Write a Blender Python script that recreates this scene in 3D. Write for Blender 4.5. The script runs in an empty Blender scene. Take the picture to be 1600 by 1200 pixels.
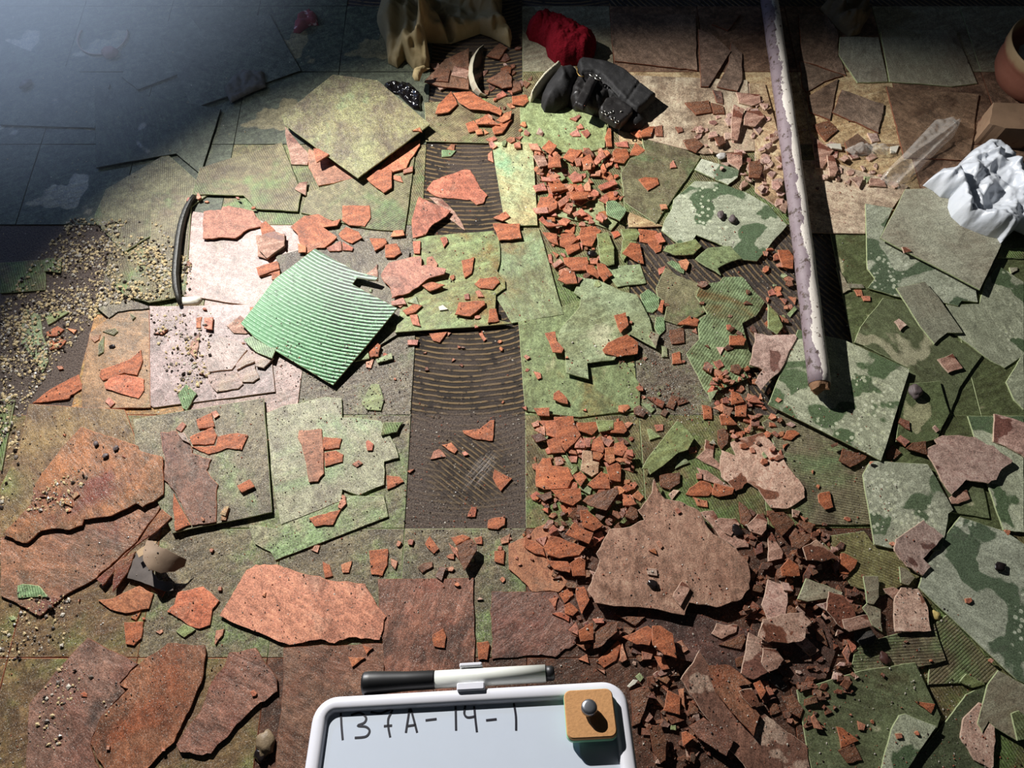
import bpy, bmesh, math, random
import numpy as np
from mathutils import Vector, Matrix, noise
from mathutils.geometry import delaunay_2d_cdt
random.seed(7); rng = np.random.default_rng(7)
C = bpy.context.scene.collection
sc = bpy.context.scene
# ---------------------------------------------------------------- camera
F = 1156.0; H = 1.391; PITCH = math.radians(66.8); SP, CP = math.sin(PITCH), math.cos(PITCH)
cam_d = bpy.data.cameras.new('camera'); cam = bpy.data.objects.new('camera', cam_d); C.objects.link(cam)
cam.location = (0, 0, H); cam.rotation_euler = (math.radians(90) - PITCH, 0, 0)
cam_d.sensor_width = 36; cam_d.lens = F * 36 / 1600; cam_d.clip_start = .01; cam_d.clip_end = 50
cam_d.dof.use_dof = False
sc.camera = cam
# ---------------------------------------------------------------- light, world, exposure
sc.view_settings.view_transform = 'Standard'; sc.view_settings.look = 'None'
sc.view_settings.gamma = 1; sc.view_settings.use_curve_mapping = False
sc.view_settings.exposure = 0.0
w = bpy.data.worlds.new('world'); sc.world = w; w.use_nodes = True
w.node_tree.nodes['Background'].inputs[0].default_value = (.30, .36, .42, 1)
w.node_tree.nodes['Background'].inputs[1].default_value = .042
def aim(o, tgt):
    o.rotation_euler = (Vector(tgt) - o.location).to_track_quat('-Z', 'Y').to_euler()
LAMP = (-1.02, 1.62, 1.26)
ld = bpy.data.lights.new('work_lamp', 'SPOT'); ld.energy = 292; ld.color = (1.0, .975, .93)
ld.spot_size = math.radians(86); ld.spot_blend = .42; ld.shadow_soft_size = .012
lamp = bpy.data.objects.new('work_lamp', ld); C.objects.link(lamp); lamp.location = LAMP; aim(lamp, (.42, -.18, 0))
ld2 = bpy.data.lights.new('haze_fill_light', 'POINT'); ld2.energy = 88; ld2.color = (.40, .58, 1.0); ld2.shadow_soft_size = .05  # added bluish point light that makes the haze glow, not a second real lamp
lamp2 = bpy.data.objects.new('haze_fill_light', ld2); C.objects.link(lamp2); lamp2.location = (-1.72, 2.1, .85)

# ---------------------------------------------------------------- helpers
def un(px, py, z0=0.0):
    v = (py - 600) / F; z = (H - z0) / (SP + v * CP)
    return ((px - 800) / F * z, ((H - z0) * CP - v * z) / SP)
def proj(x, y, z):
    d = y * CP + (H - z) * SP; yc = (H - z) * CP - y * SP
    return 800 + F * x / d, 600 + F * yc / d
def link(name, verts, faces, mats, parent=None, origin=None, fm=None, smooth=False):
    me = bpy.data.meshes.new(name)
    o = origin or (0, 0, 0)
    me.from_pydata([(v[0]-o[0], v[1]-o[1], v[2]-o[2]) for v in verts], [], faces)
    for m in (mats if isinstance(mats, (list, tuple)) else [mats]): me.materials.append(m)
    if fm is not None: me.polygons.foreach_set('material_index', fm)
    if smooth is True: me.polygons.foreach_set('use_smooth', [True]*len(me.polygons))
    elif smooth: me.polygons.foreach_set('use_smooth', smooth)
    me.update()
    ob = bpy.data.objects.new(name, me); C.objects.link(ob); ob.location = o
    if parent is not None: 
        ob.parent = parent; ob.matrix_parent_inverse = Matrix.Translation(-parent.location)
    return ob
def tag(o, label=None, cat=None, group=None, kind=None):
    if label: o['label'] = label
    if cat: o['category'] = cat
    if group: o['group'] = group
    if kind: o['kind'] = kind
    return o
# height map of what already lies on the floor
RES = .003; X0, Y0 = -1.6, -.45; NX, NY = 1060, 900
HM = np.zeros((NY, NX))
gx = X0 + (np.arange(NX)+.5)*RES; gy = Y0 + (np.arange(NY)+.5)*RES
def inside(P, X, Y):
    r = np.zeros(X.shape, bool); n = len(P)
    for i in range(n):
        x1, y1 = P[i]; x2, y2 = P[(i+1) % n]
        if y1 == y2: continue
        c = ((y1 > Y) != (y2 > Y)) & (X < (x2-x1)*(Y-y1)/(y2-y1)+x1)
        r ^= c
    return r
def cells(P):
    xs = [p[0] for p in P]; ys = [p[1] for p in P]
    i0, i1 = int((min(xs)-X0)/RES), int((max(xs)-X0)/RES)+2
    j0, j1 = int((min(ys)-Y0)/RES), int((max(ys)-Y0)/RES)+2
    i0, j0 = max(i0, 0), max(j0, 0); i1, j1 = min(i1, NX), min(j1, NY)
    if i1 <= i0 or j1 <= j0: return None
    XX, YY = np.meshgrid(gx[i0:i1], gy[j0:j1])
    return i0, i1, j0, j1, XX, YY, inside(P, XX, YY)
def hm_at(x, y):
    i, j = int((x-X0)/RES), int((y-Y0)/RES)
    return float(HM[j, i]) if 0 <= i < NX and 0 <= j < NY else 0.0
def hm_max(P, q=97):
    c = cells(P)
    if c is None or not c[6].any(): return 0.0
    return float(np.percentile(HM[c[2]:c[3], c[0]:c[1]][c[6]], q))
def area(P): return .5*sum(P[i][0]*P[(i+1) % len(P)][1]-P[(i+1) % len(P)][0]*P[i][1] for i in range(len(P)))
def jag(P, amp, seg=.007):
    out = []
    n = len(P)
    for i in range(n):
        a = np.array(P[i]); b = np.array(P[(i+1) % n]); L = np.hypot(*(b-a))
        k = max(1, int(L/seg)); k = min(k, 14)
        d = (b-a)/max(L, 1e-6); nn = np.array([-d[1], d[0]])
        out.append(tuple(a + rng.normal(0, amp*.4, 2)))
        off = 0
        ph = rng.uniform(0, 6)
        for t in range(1, k):
            u = t/k; off = (off + rng.normal(0, amp))*.75
            out.append(tuple(a+(b-a)*u + nn*(off + amp*.8*math.sin(ph+u*7))*math.sin(math.pi*u)**.5 + d*rng.normal(0, seg*.12)))
    return out

# ---------------------------------------------------------------- materials
class N:
    def __init__(s, name):
        s.m = bpy.data.materials.new(name); s.m.use_nodes = True; s.t = s.m.node_tree
        s.b = s.t.nodes['Principled BSDF']; s.out = s.t.nodes['Material Output']
        s.tc = s.t.nodes.new('ShaderNodeTexCoord')
    def new(s, k, **kw):
        n = s.t.nodes.new(k)
        for a, v in kw.items(): setattr(n, a, v)
        return n
    def l(s, a, b): s.t.links.new(a, b)
    def coords(s, shift=True):
        if not shift: return s.tc.outputs['Object']
        oi = s.new('ShaderNodeNewGeometry')
        m = s.new('ShaderNodeVectorMath', operation='SCALE'); m.inputs[0].default_value = (17.3, 9.1, 5.7)
        s.l(oi.outputs['Random Per Island'], m.inputs['Scale'])
        a = s.new('ShaderNodeVectorMath', operation='ADD'); s.l(s.tc.outputs['Object'], a.inputs[0]); s.l(m.outputs[0], a.inputs[1])
        rot = s.new('ShaderNodeVectorRotate', rotation_type='Z_AXIS'); s.l(a.outputs[0], rot.inputs['Vector'])
        mm = s.math('MULTIPLY', oi.outputs['Random Per Island'], 37.0); s.l(mm, rot.inputs['Angle'])
        s.rand = oi.outputs['Random Per Island']
        return rot.outputs[0]
    def noise(s, v, scale, detail=4, rough=.55, dist=0, stretch=None):
        n = s.new('ShaderNodeTexNoise'); n.inputs['Scale'].default_value = scale; n.inputs['Detail'].default_value = detail
        n.inputs['Roughness'].default_value = rough; n.inputs['Distortion'].default_value = dist
        if stretch:
            mp = s.new('ShaderNodeMapping'); mp.inputs['Scale'].default_value = stretch; s.l(v, mp.inputs[0]); v = mp.outputs[0]
        s.l(v, n.inputs['Vector']); return n.outputs['Fac']
    def math(s, op, a, b=None, c=None, clamp=False):
        n = s.new('ShaderNodeMath', operation=op, use_clamp=clamp)
        for i, x in enumerate((a, b, c)):
            if x is None: continue
            if isinstance(x, (int, float)): n.inputs[i].default_value = x
            else: s.l(x, n.inputs[i])
        return n.outputs[0]
    def step(s, v, t, soft=.03):
        n = s.new('ShaderNodeMapRange', interpolation_type='SMOOTHSTEP'); s.l(v, n.inputs[0])
        n.inputs[1].default_value = t-soft; n.inputs[2].default_value = t+soft
        return n.outputs[0]
    def mix(s, f, a, b, mode='MIX'):
        n = s.new('ShaderNodeMix', data_type='RGBA', blend_type=mode)
        for sock, x in ((n.inputs[0], f), (n.inputs[6], a), (n.inputs[7], b)):
            if isinstance(x, (int, float)): sock.default_value = x
            elif isinstance(x, (tuple, list)): sock.default_value = (*x[:3], 1)
            else: s.l(x, sock)
        return n.outputs[2]
    def bump(s, h, strength, dist=.002):
        n = s.new('ShaderNodeBump'); n.inputs['Strength'].default_value = strength; n.inputs['Distance'].default_value = dist
        s.l(h, n.inputs['Height']); s.l(n.outputs[0], s.b.inputs['Normal']); return n
def c8(r, g, b):   # sRGB 0-255 to linear
    f = lambda c: ((c/255+.055)/1.055)**2.4 if c > 10 else c/255/12.92
    return (f(r), f(g), f(b))
def tile_mat(name, base, dark, stain=None, st=(.55, 6), wet=None, wt=(.5, 14), rub=None, rt=(.6, 9), ribs=0, spots=.0, rough=.55, bump=.5, grain=.35, dirt=None, dt=.6, circ=False, coat=0, edge_only=False, chips=0.0, mott=.62, slate=0):
    k = N(name); v = k.coords()
    big = k.noise(v, 7, 5, .6, .4)
    col = k.mix(k.step(big, .5, .18), base, dark)
    st2 = k.noise(v, 22, 5, .65, stretch=(1, 4.5, 1))
    col = k.mix(k.math('MULTIPLY', k.step(st2, .56, .12), .45), col, tuple(c*1.5 for c in base))
    if stain:
        n = k.noise(v, st[1], 5, .6, .6); col = k.mix(k.step(n, st[0], .09), col, stain)
    if rub:
        n = k.noise(v, rt[1], 4, .5, .3, stretch=(1, 1.6, 1)); col = k.mix(k.math('MULTIPLY', k.step(n, rt[0], .05), .85), col, rub)
    if dirt:
        n = k.noise(v, 11, 8, .72); col = k.mix(k.math('MULTIPLY', k.step(n, dt, .10), .8), col, dirt)
    rsock = None
    if wet:
        n = k.noise(v, wt[1], 3, .45, .35); mk = k.step(n, wt[0], .012)
        col = k.mix(mk, col, wet)
        rr = k.new('ShaderNodeMapRange'); k.l(mk, rr.inputs[0]); rr.inputs[3].default_value = rough; rr.inputs[4].default_value = max(.25, rough-.2)
        rsock = rr.outputs[0]
    if circ:
        vo = k.new('ShaderNodeTexVoronoi'); vo.inputs['Scale'].default_value = 85; vo.inputs['Randomness'].default_value = .8; k.l(v, vo.inputs['Vector'])
        ring = k.math('MULTIPLY', k.math('SUBTRACT', 1.0, k.step(vo.outputs['Distance'], .33, .05)), k.step(k.noise(v, 9, 2), .56, .02))
        col = k.mix(k.math('MULTIPLY', ring, .6), col, tuple(min(1, c*1.7+.02) for c in base))
    fine = k.noise(v, 420, 3, .7)
    col = k.mix(min(1, grain*1.9), col, k.mix(k.step(fine, .5, .22), (.12, .12, .12), (.88, .88, .88)), 'OVERLAY')
    med = k.noise(v, 75, 6, .7)
    col = k.mix(mott, col, k.mix(k.step(med, .5, .2), (.22, .21, .20), (.74, .75, .76)), 'OVERLAY')
    lng = k.noise(v, 16, 9, .78, 1.2)
    col = k.mix(k.math('MULTIPLY', k.step(lng, .60, .05), .55), col, tuple(c*.38 for c in dark))
    hgt = k.math('ADD', k.math('MULTIPLY', fine, .25), k.math('MULTIPLY', med, .8))
    hgt = k.math('ADD', hgt, k.math('MULTIPLY', st2, .7))
    if slate:
        sl = k.noise(v, 13, 7, .62, 1.4, stretch=(1, 2.6, 1)); hgt = k.math('ADD', hgt, k.math('MULTIPLY', sl, slate)); col = k.mix(.35, col, k.mix(k.step(sl, .5, .2), (.28, .28, .28), (.7, .7, .7)), 'OVERLAY')
    if chips:
        vo = k.new('ShaderNodeTexVoronoi'); vo.inputs['Scale'].default_value = 130; k.l(v, vo.inputs['Vector'])
        msk = k.math('MULTIPLY', k.math('SUBTRACT', 1.0, k.step(vo.outputs['Distance'], .17, .03)), k.step(k.noise(v, 15, 3), .63-chips, .03))
        col = k.mix(msk, col, tuple(c*.25 for c in dark))
    sp = k.noise(v, 700, 1, .5); smask = k.step(sp, .74-spots, .02)
    col = k.mix(k.math('MULTIPLY', smask, .7), col, (.62, .58, .5))
    hsv = k.new('ShaderNodeHueSaturation'); k.l(col, hsv.inputs['Color'])
    k.l(k.math('ADD', k.math('MULTIPLY', k.math('FRACT', k.math('MULTIPLY', k.rand, 91.7)), .42), .80), hsv.inputs['Value'])
    k.l(k.math('ADD', k.math('MULTIPLY', k.math('FRACT', k.math('MULTIPLY', k.rand, 53.1)), .25), .74), hsv.inputs['Saturation'])
    k.l(k.math('ADD', k.math('MULTIPLY', k.rand, .02), .49), hsv.inputs['Hue'])
    col = hsv.outputs[0]
    if ribs:
        wv = k.new('ShaderNodeTexWave', wave_type='BANDS', bands_direction='X'); wv.inputs['Scale'].default_value = ribs
        wv.inputs['Distortion'].default_value = 1.2; wv.inputs['Detail'].default_value = 2; wv.inputs['Detail Scale'].default_value = 1.5; k.l(v, wv.inputs['Vector'])
        rm = k.math('MULTIPLY', k.step(wv.outputs['Fac'], .35, .25), 1.0)
        area_ = k.step(k.noise(v, 8, 2), .54, .06) if ribs != 75 else 1.0
        k2 = k.math('MULTIPLY', k.math('SUBTRACT', 1.0, rm), area_)
        col = k.mix(k.math('MULTIPLY', k2, .42), col, tuple(c*.25 for c in dark))
        hgt = k.math('ADD', hgt, k.math('MULTIPLY', rm, .8))
    k.l(col, k.b.inputs['Base Color']); k.bump(hgt, bump, .0016)
    if rsock: k.l(rsock, k.b.inputs['Roughness'])
    else: k.b.inputs['Roughness'].default_value = rough
    k.b.inputs['Specular IOR Level'].default_value = .42
    return k.m
def edge_mat(name, col, rough=.8):
    k = N(name); v = k.coords(); n = k.noise(v, 160, 4, .7)
    k.l(k.mix(n, tuple(c*.5 for c in col), tuple(min(1, c*1.35) for c in col)), k.b.inputs['Base Color'])
    k.b.inputs['Roughness'].default_value = rough; k.bump(n, .6, .002); return k.m
MAT = {}
def defm(code, colname, kind, edge, **kw): MAT[code] = (tile_mat(colname.replace(' ', '_')+'_'+kind+'_'+code.lower(), **kw), edge, colname)
Eg = edge_mat('pale_green_cut_edge', c8(176, 186, 140)); Er = edge_mat('orange_cut_edge', c8(196, 128, 96)); Eb = edge_mat('brown_cut_edge', c8(128, 76, 52)); Ep = edge_mat('pink_cut_edge', c8(206, 176, 154))
Em = edge_mat('dark_cut_edge', c8(70, 72, 60))
defm('RR', 'orange', 'shard', Er, base=c8(194, 114, 74), dark=c8(162, 88, 54), slate=1.6, dirt=c8(104, 66, 48), dt=.66, stain=c8(186, 124, 92), st=(.62, 16), rough=.62, bump=.55, spots=.03)
defm('RO', 'rust red', 'slab', Er, base=c8(158, 100, 62), dark=c8(126, 84, 60), stain=c8(118, 60, 48), st=(.62, 7), slate=2.6, dirt=c8(100, 78, 58), dt=.56, rough=.5, bump=.7, spots=.07)
defm('RB', 'dark brown', 'shard', Eb, base=c8(144, 92, 64), dark=c8(112, 74, 54), slate=2.6, stain=c8(134, 74, 46), st=(.58, 8), dirt=c8(60, 44, 36), dt=.58, rough=.5, bump=.75, spots=.06)
defm('RM', 'pink brown', 'slab', Ep, base=c8(192, 146, 124), dark=c8(160, 112, 92), slate=1.6, stain=c8(112, 66, 48), st=(.60, 6), dirt=c8(110, 82, 64), dt=.66, rough=.65, bump=.5, spots=.03)
defm('RP', 'pinkish', 'shard', Ep, base=c8(198, 160, 142), dark=c8(164, 122, 104), wet=c8(124, 74, 58), wt=(.60, 15), rough=.7, bump=.45)
defm('RY', 'cream pink', 'shard', Ep, base=c8(206, 178, 146), dark=c8(186, 146, 116), rough=.7)
defm('PK', 'pink white', 'tile', Ep, base=c8(182, 152, 142), dark=c8(142, 112, 104), stain=c8(150, 128, 104), st=(.64, 7), dirt=c8(116, 96, 84), dt=.55, rough=.42, bump=.55, spots=.09)
defm('GB', 'bright green', 'tile', Eg, base=c8(146, 166, 112), dark=c8(132, 132, 84), stain=c8(140, 110, 58), st=(.60, 8), dirt=c8(112, 96, 66), dt=.60, rough=.5, bump=.5, spots=.05)
defm('GF', 'green', 'tile', Eg, base=c8(144, 160, 112), dark=c8(128, 134, 84), stain=c8(150, 124, 68), st=(.66, 6), rub=c8(182, 180, 136), rt=(.64, 8), dirt=c8(96, 92, 60), dt=.62, rough=.5, bump=.4)
defm('GR', 'ribbed green', 'tile', Eg, base=c8(136, 154, 112), dark=c8(112, 118, 78), stain=c8(122, 84, 50), st=(.63, 8), ribs=58, dirt=c8(88, 84, 56), dt=.6, rough=.5)
defm('GX', 'dusty green', 'tile', Eg, base=c8(134, 134, 88), dark=c8(124, 112, 76), stain=c8(126, 156, 104), st=(.64, 8), dirt=c8(92, 76, 62), dt=.52, rough=.5, bump=.9, spots=.06, grain=.5)
defm('GY', 'yellow green', 'tile', Eg, base=c8(150, 166, 112), dark=c8(170, 150, 84), stain=c8(124, 172, 116), st=(.55, 9), rough=.5)
defm('GO', 'olive', 'tile', Eg, base=c8(132, 126, 84), dark=c8(116, 96, 66), stain=c8(112, 134, 76), st=(.57, 7), dirt=c8(90, 74, 52), dt=.56, ribs=66, rough=.5, bump=.6, spots=.05)
defm('GD', 'dusty olive', 'tile', Eg, mott=.75, base=c8(128, 118, 88), dark=c8(110, 94, 72), stain=c8(120, 138, 84), st=(.60, 8), dirt=c8(92, 80, 64), dt=.53, rough=.55, bump=.9, spots=.09, grain=.5)
defm('GL', 'pale dusty green', 'tile', Eg, base=c8(156, 156, 120), dark=c8(142, 130, 102), stain=c8(136, 158, 106), st=(.56, 7), dirt=c8(116, 104, 82), dt=.58, rough=.45, bump=.8, spots=.09, grain=.5)
defm('GP', 'grey green', 'tile', Eg, base=c8(178, 182, 154), dark=c8(150, 154, 128), wet=c8(92, 110, 78), wt=(.56, 11), circ=True, rough=.6, bump=.25, mott=.3)
defm('GW', 'wet green', 'tile', Eg, base=c8(104, 114, 76), dark=c8(84, 88, 58), wet=c8(166, 162, 126), wt=(.63, 9), dirt=c8(80, 62, 40), dt=.64, rough=.42, bump=.35, mott=.4)
defm('GN', 'grey brown', 'tile', Eg, base=c8(160, 158, 134), dark=c8(142, 130, 108), stain=c8(96, 82, 66), st=(.66, 8), rough=.6, bump=.25, mott=.32)
defm('GM', 'murky green', 'tile', Em, base=c8(96, 102, 80), dark=c8(78, 82, 68), wet=c8(140, 130, 96), wt=(.66, 7), rough=.6)
defm('BR', 'grey brown dusty', 'tile', Em, base=c8(126, 118, 92), dark=c8(98, 84, 70), stain=c8(118, 128, 84), st=(.60, 9), dirt=c8(84, 70, 58), dt=.52, rough=.55, bump=1.0, spots=.11, grain=.55)
defm('BN', 'dusty brown', 'tile', Eb, base=c8(142, 112, 90), dark=c8(112, 84, 66), stain=c8(96, 70, 54), st=(.58, 10), dirt=c8(80, 62, 50), dt=.6, rough=.7, bump=.4)
defm('TN', 'cream stained', 'tile', Ep, base=c8(206, 184, 144), dark=c8(182, 150, 108), dirt=c8(116, 82, 50), dt=.55, chips=.02, rough=.7, bump=.4)
defm('OR', 'rust stained', 'tile', Er, base=c8(182, 128, 68), dark=c8(132, 104, 68), stain=c8(122, 134, 70), st=(.60, 6), dirt=c8(110, 84, 62), dt=.56, rough=.45, bump=.5, spots=.07)
defm('SL', 'dark grey', 'pebble', Em, base=c8(92, 88, 84), dark=c8(66, 62, 60), rough=.5)
defm('RG', 'ribbed pale green', 'shard', Eg, base=c8(148, 172, 128), dark=c8(120, 146, 100), ribs=75, rough=.45)
defm('OB', 'rusty olive', 'tile', Er, base=c8(134, 108, 70), dark=c8(108, 82, 60), stain=c8(122, 128, 72), st=(.62, 5), dirt=c8(88, 68, 54), dt=.56, rough=.48, bump=.7, spots=.07, slate=1.6)
defm('RD', 'dark red brown', 'tile', Eb, base=c8(108, 70, 52), dark=c8(84, 56, 44), dirt=c8(66, 50, 42), dt=.55, rough=.5, bump=.8, spots=.05, slate=1.6)
defm('RW', 'white-blotched brown', 'shard', Ep, base=c8(140, 86, 62), dark=c8(112, 68, 50), wet=c8(186, 148, 124), wt=(.585, 15), rough=.55, bump=.6, slate=2)
# floor: dark adhesive with combed ridges
T = .2286; GX = .026; GY = .299
def mastic():
    k = N('black_adhesive_with_comb_ridges'); v = k.tc.outputs['Object']
    u = k.new('ShaderNodeVectorMath', operation='SUBTRACT'); k.l(v, u.inputs[0]); u.inputs[1].default_value = (GX, GY, 0)
    sc_ = k.new('ShaderNodeVectorMath', operation='SCALE'); k.l(u.outputs[0], sc_.inputs[0]); sc_.inputs['Scale'].default_value = 1/T
    fl = k.new('ShaderNodeVectorMath', operation='FLOOR'); k.l(sc_.outputs[0], fl.inputs[0])
    fr = k.new('ShaderNodeVectorMath', operation='SUBTRACT'); k.l(sc_.outputs[0], fr.inputs[0]); k.l(fl.outputs[0], fr.inputs[1])
    wn = k.new('ShaderNodeTexWhiteNoise', noise_dimensions='2D'); k.l(fl.outputs[0], wn.inputs['Vector'])
    sx = k.new('ShaderNodeSeparateXYZ'); k.l(fl.outputs[0], sx.inputs[0])
    # arcs open upward on the middle columns, slanted to the right
    cx = k.math('ADD', .45, k.math('MULTIPLY', k.math('GREATER_THAN', sx.outputs[0], .5), 2.4))
    ce = k.new('ShaderNodeCombineXYZ'); k.l(cx, ce.inputs[0]); ce.inputs[1].default_value = 2.1
    ds = k.new('ShaderNodeVectorMath', operation='DISTANCE'); k.l(fr.outputs[0], ds.inputs[0]); k.l(ce.outputs[0], ds.inputs[1])
    wob = k.noise(v, 12, 3); fine = k.noise(v, 90, 4, .7)
    ph = k.math('ADD', k.math('MULTIPLY', ds.outputs['Value'], 2*math.pi*19), k.math('ADD', k.math('MULTIPLY', wob, 5), k.math('MULTIPLY', fine, 1.6)))
    ridge = k.math('SINE', ph); rm = k.step(ridge, .42, .3)
    dust = k.step(k.noise(v, 6, 5, .6), .55, .10); brk = k.step(k.noise(v, 45, 4, .7), .44, .06)
    sy = k.new('ShaderNodeSeparateXYZ'); k.l(v, sy.inputs[0])
    p1 = un(735, 735); dd = k.new('ShaderNodeVectorMath', operation='DISTANCE'); k.l(v, dd.inputs[0]); dd.inputs[1].default_value = (p1[0], p1[1], 0)
    reveal = k.math('SUBTRACT', 1.0, k.step(k.math('ADD', dd.outputs['Value'], k.math('MULTIPLY', k.noise(v, 30, 5, .7), .05)), .10, .035))
    ph2 = k.math('ADD', k.math('ADD', k.math('MULTIPLY', sy.outputs[0], 430), k.math('MULTIPLY', sy.outputs[1], 560)), k.math('MULTIPLY', wob, 4))
    rm2 = k.step(k.math('SINE', ph2), .3, .35); rmx = k.new('ShaderNodeMix', data_type='FLOAT'); k.l(reveal, rmx.inputs[0]); k.l(rm, rmx.inputs[2]); k.l(rm2, rmx.inputs[3]); rm = rmx.outputs[0]
    m = k.math('MULTIPLY', rm, brk)
    col = k.mix(fine, c8(28, 22, 18), c8(58, 47, 38)); col = k.mix(k.math('MULTIPLY', m, .85), col, c8(146, 122, 86))
    grit = k.noise(v, 300, 4, .8)
    dcol = k.mix(k.step(grit, .5, .15), c8(58, 46, 42), c8(122, 106, 94))
    low = k.math('MULTIPLY', k.math('SUBTRACT', 1.0, k.step(k.math('ADD', sy.outputs[1], k.math('MULTIPLY', wob, .06)), .565, .02)), .92)
    left = k.math('SUBTRACT', 1.0, k.step(sy.outputs[0], -.45, .1))
    dm = k.math('MAXIMUM', k.math('MULTIPLY', dust, .6), k.math('MAXIMUM', low, left))
    dm = k.math('MULTIPLY', dm, k.math('SUBTRACT', 1.0, k.math('MULTIPLY', reveal, .8)))
    col = k.mix(dm, col, dcol)
    p2 = un(750, 735); d2 = k.new('ShaderNodeMapping'); d2.vector_type = 'TEXTURE'; k.l(v, d2.inputs[0]); d2.inputs['Location'].default_value = (p2[0], p2[1], 0); d2.inputs['Rotation'].default_value = (0, 0, math.radians(52)); d2.inputs['Scale'].default_value = (.055, .022, 1)
    l2 = k.new('ShaderNodeVectorMath', operation='LENGTH'); k.l(d2.outputs[0], l2.inputs[0]); scr = k.noise(d2.outputs[0], 6, 3, .7, stretch=(.12, 1, 1))
    scm = k.math('MULTIPLY', k.math('SUBTRACT', 1.0, k.step(l2.outputs['Value'], .75, .25)), k.step(scr, .52, .08))
    col = k.mix(k.math('MULTIPLY', scm, .7), col, c8(176, 166, 158))
    k.l(col, k.b.inputs['Base Color']); k.b.inputs['Roughness'].default_value = .42
    k.bump(k.math('ADD', k.math('MULTIPLY', k.math('MULTIPLY', rm, k.math('SUBTRACT', 1.0, k.math('MULTIPLY', dm, .95))), 1.0), k.math('MULTIPLY', grit, 1.3)), .8, .003)
    return k.m
fl = link('floor', [(-3.2, -1.6, 0), (3.2, -1.6, 0), (3.2, 3.6, 0), (-3.2, 3.6, 0), (-3.2, -1.6, -.05), (3.2, -1.6, -.05), (3.2, 3.6, -.05), (-3.2, 3.6, -.05)],
          [(0, 1, 2, 3), (7, 6, 5, 4), (0, 4, 5, 1), (1, 5, 6, 2), (2, 6, 7, 3), (3, 7, 4, 0)], mastic())
tag(fl, 'dark adhesive-covered subfloor with combed ridges', kind='structure')

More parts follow.
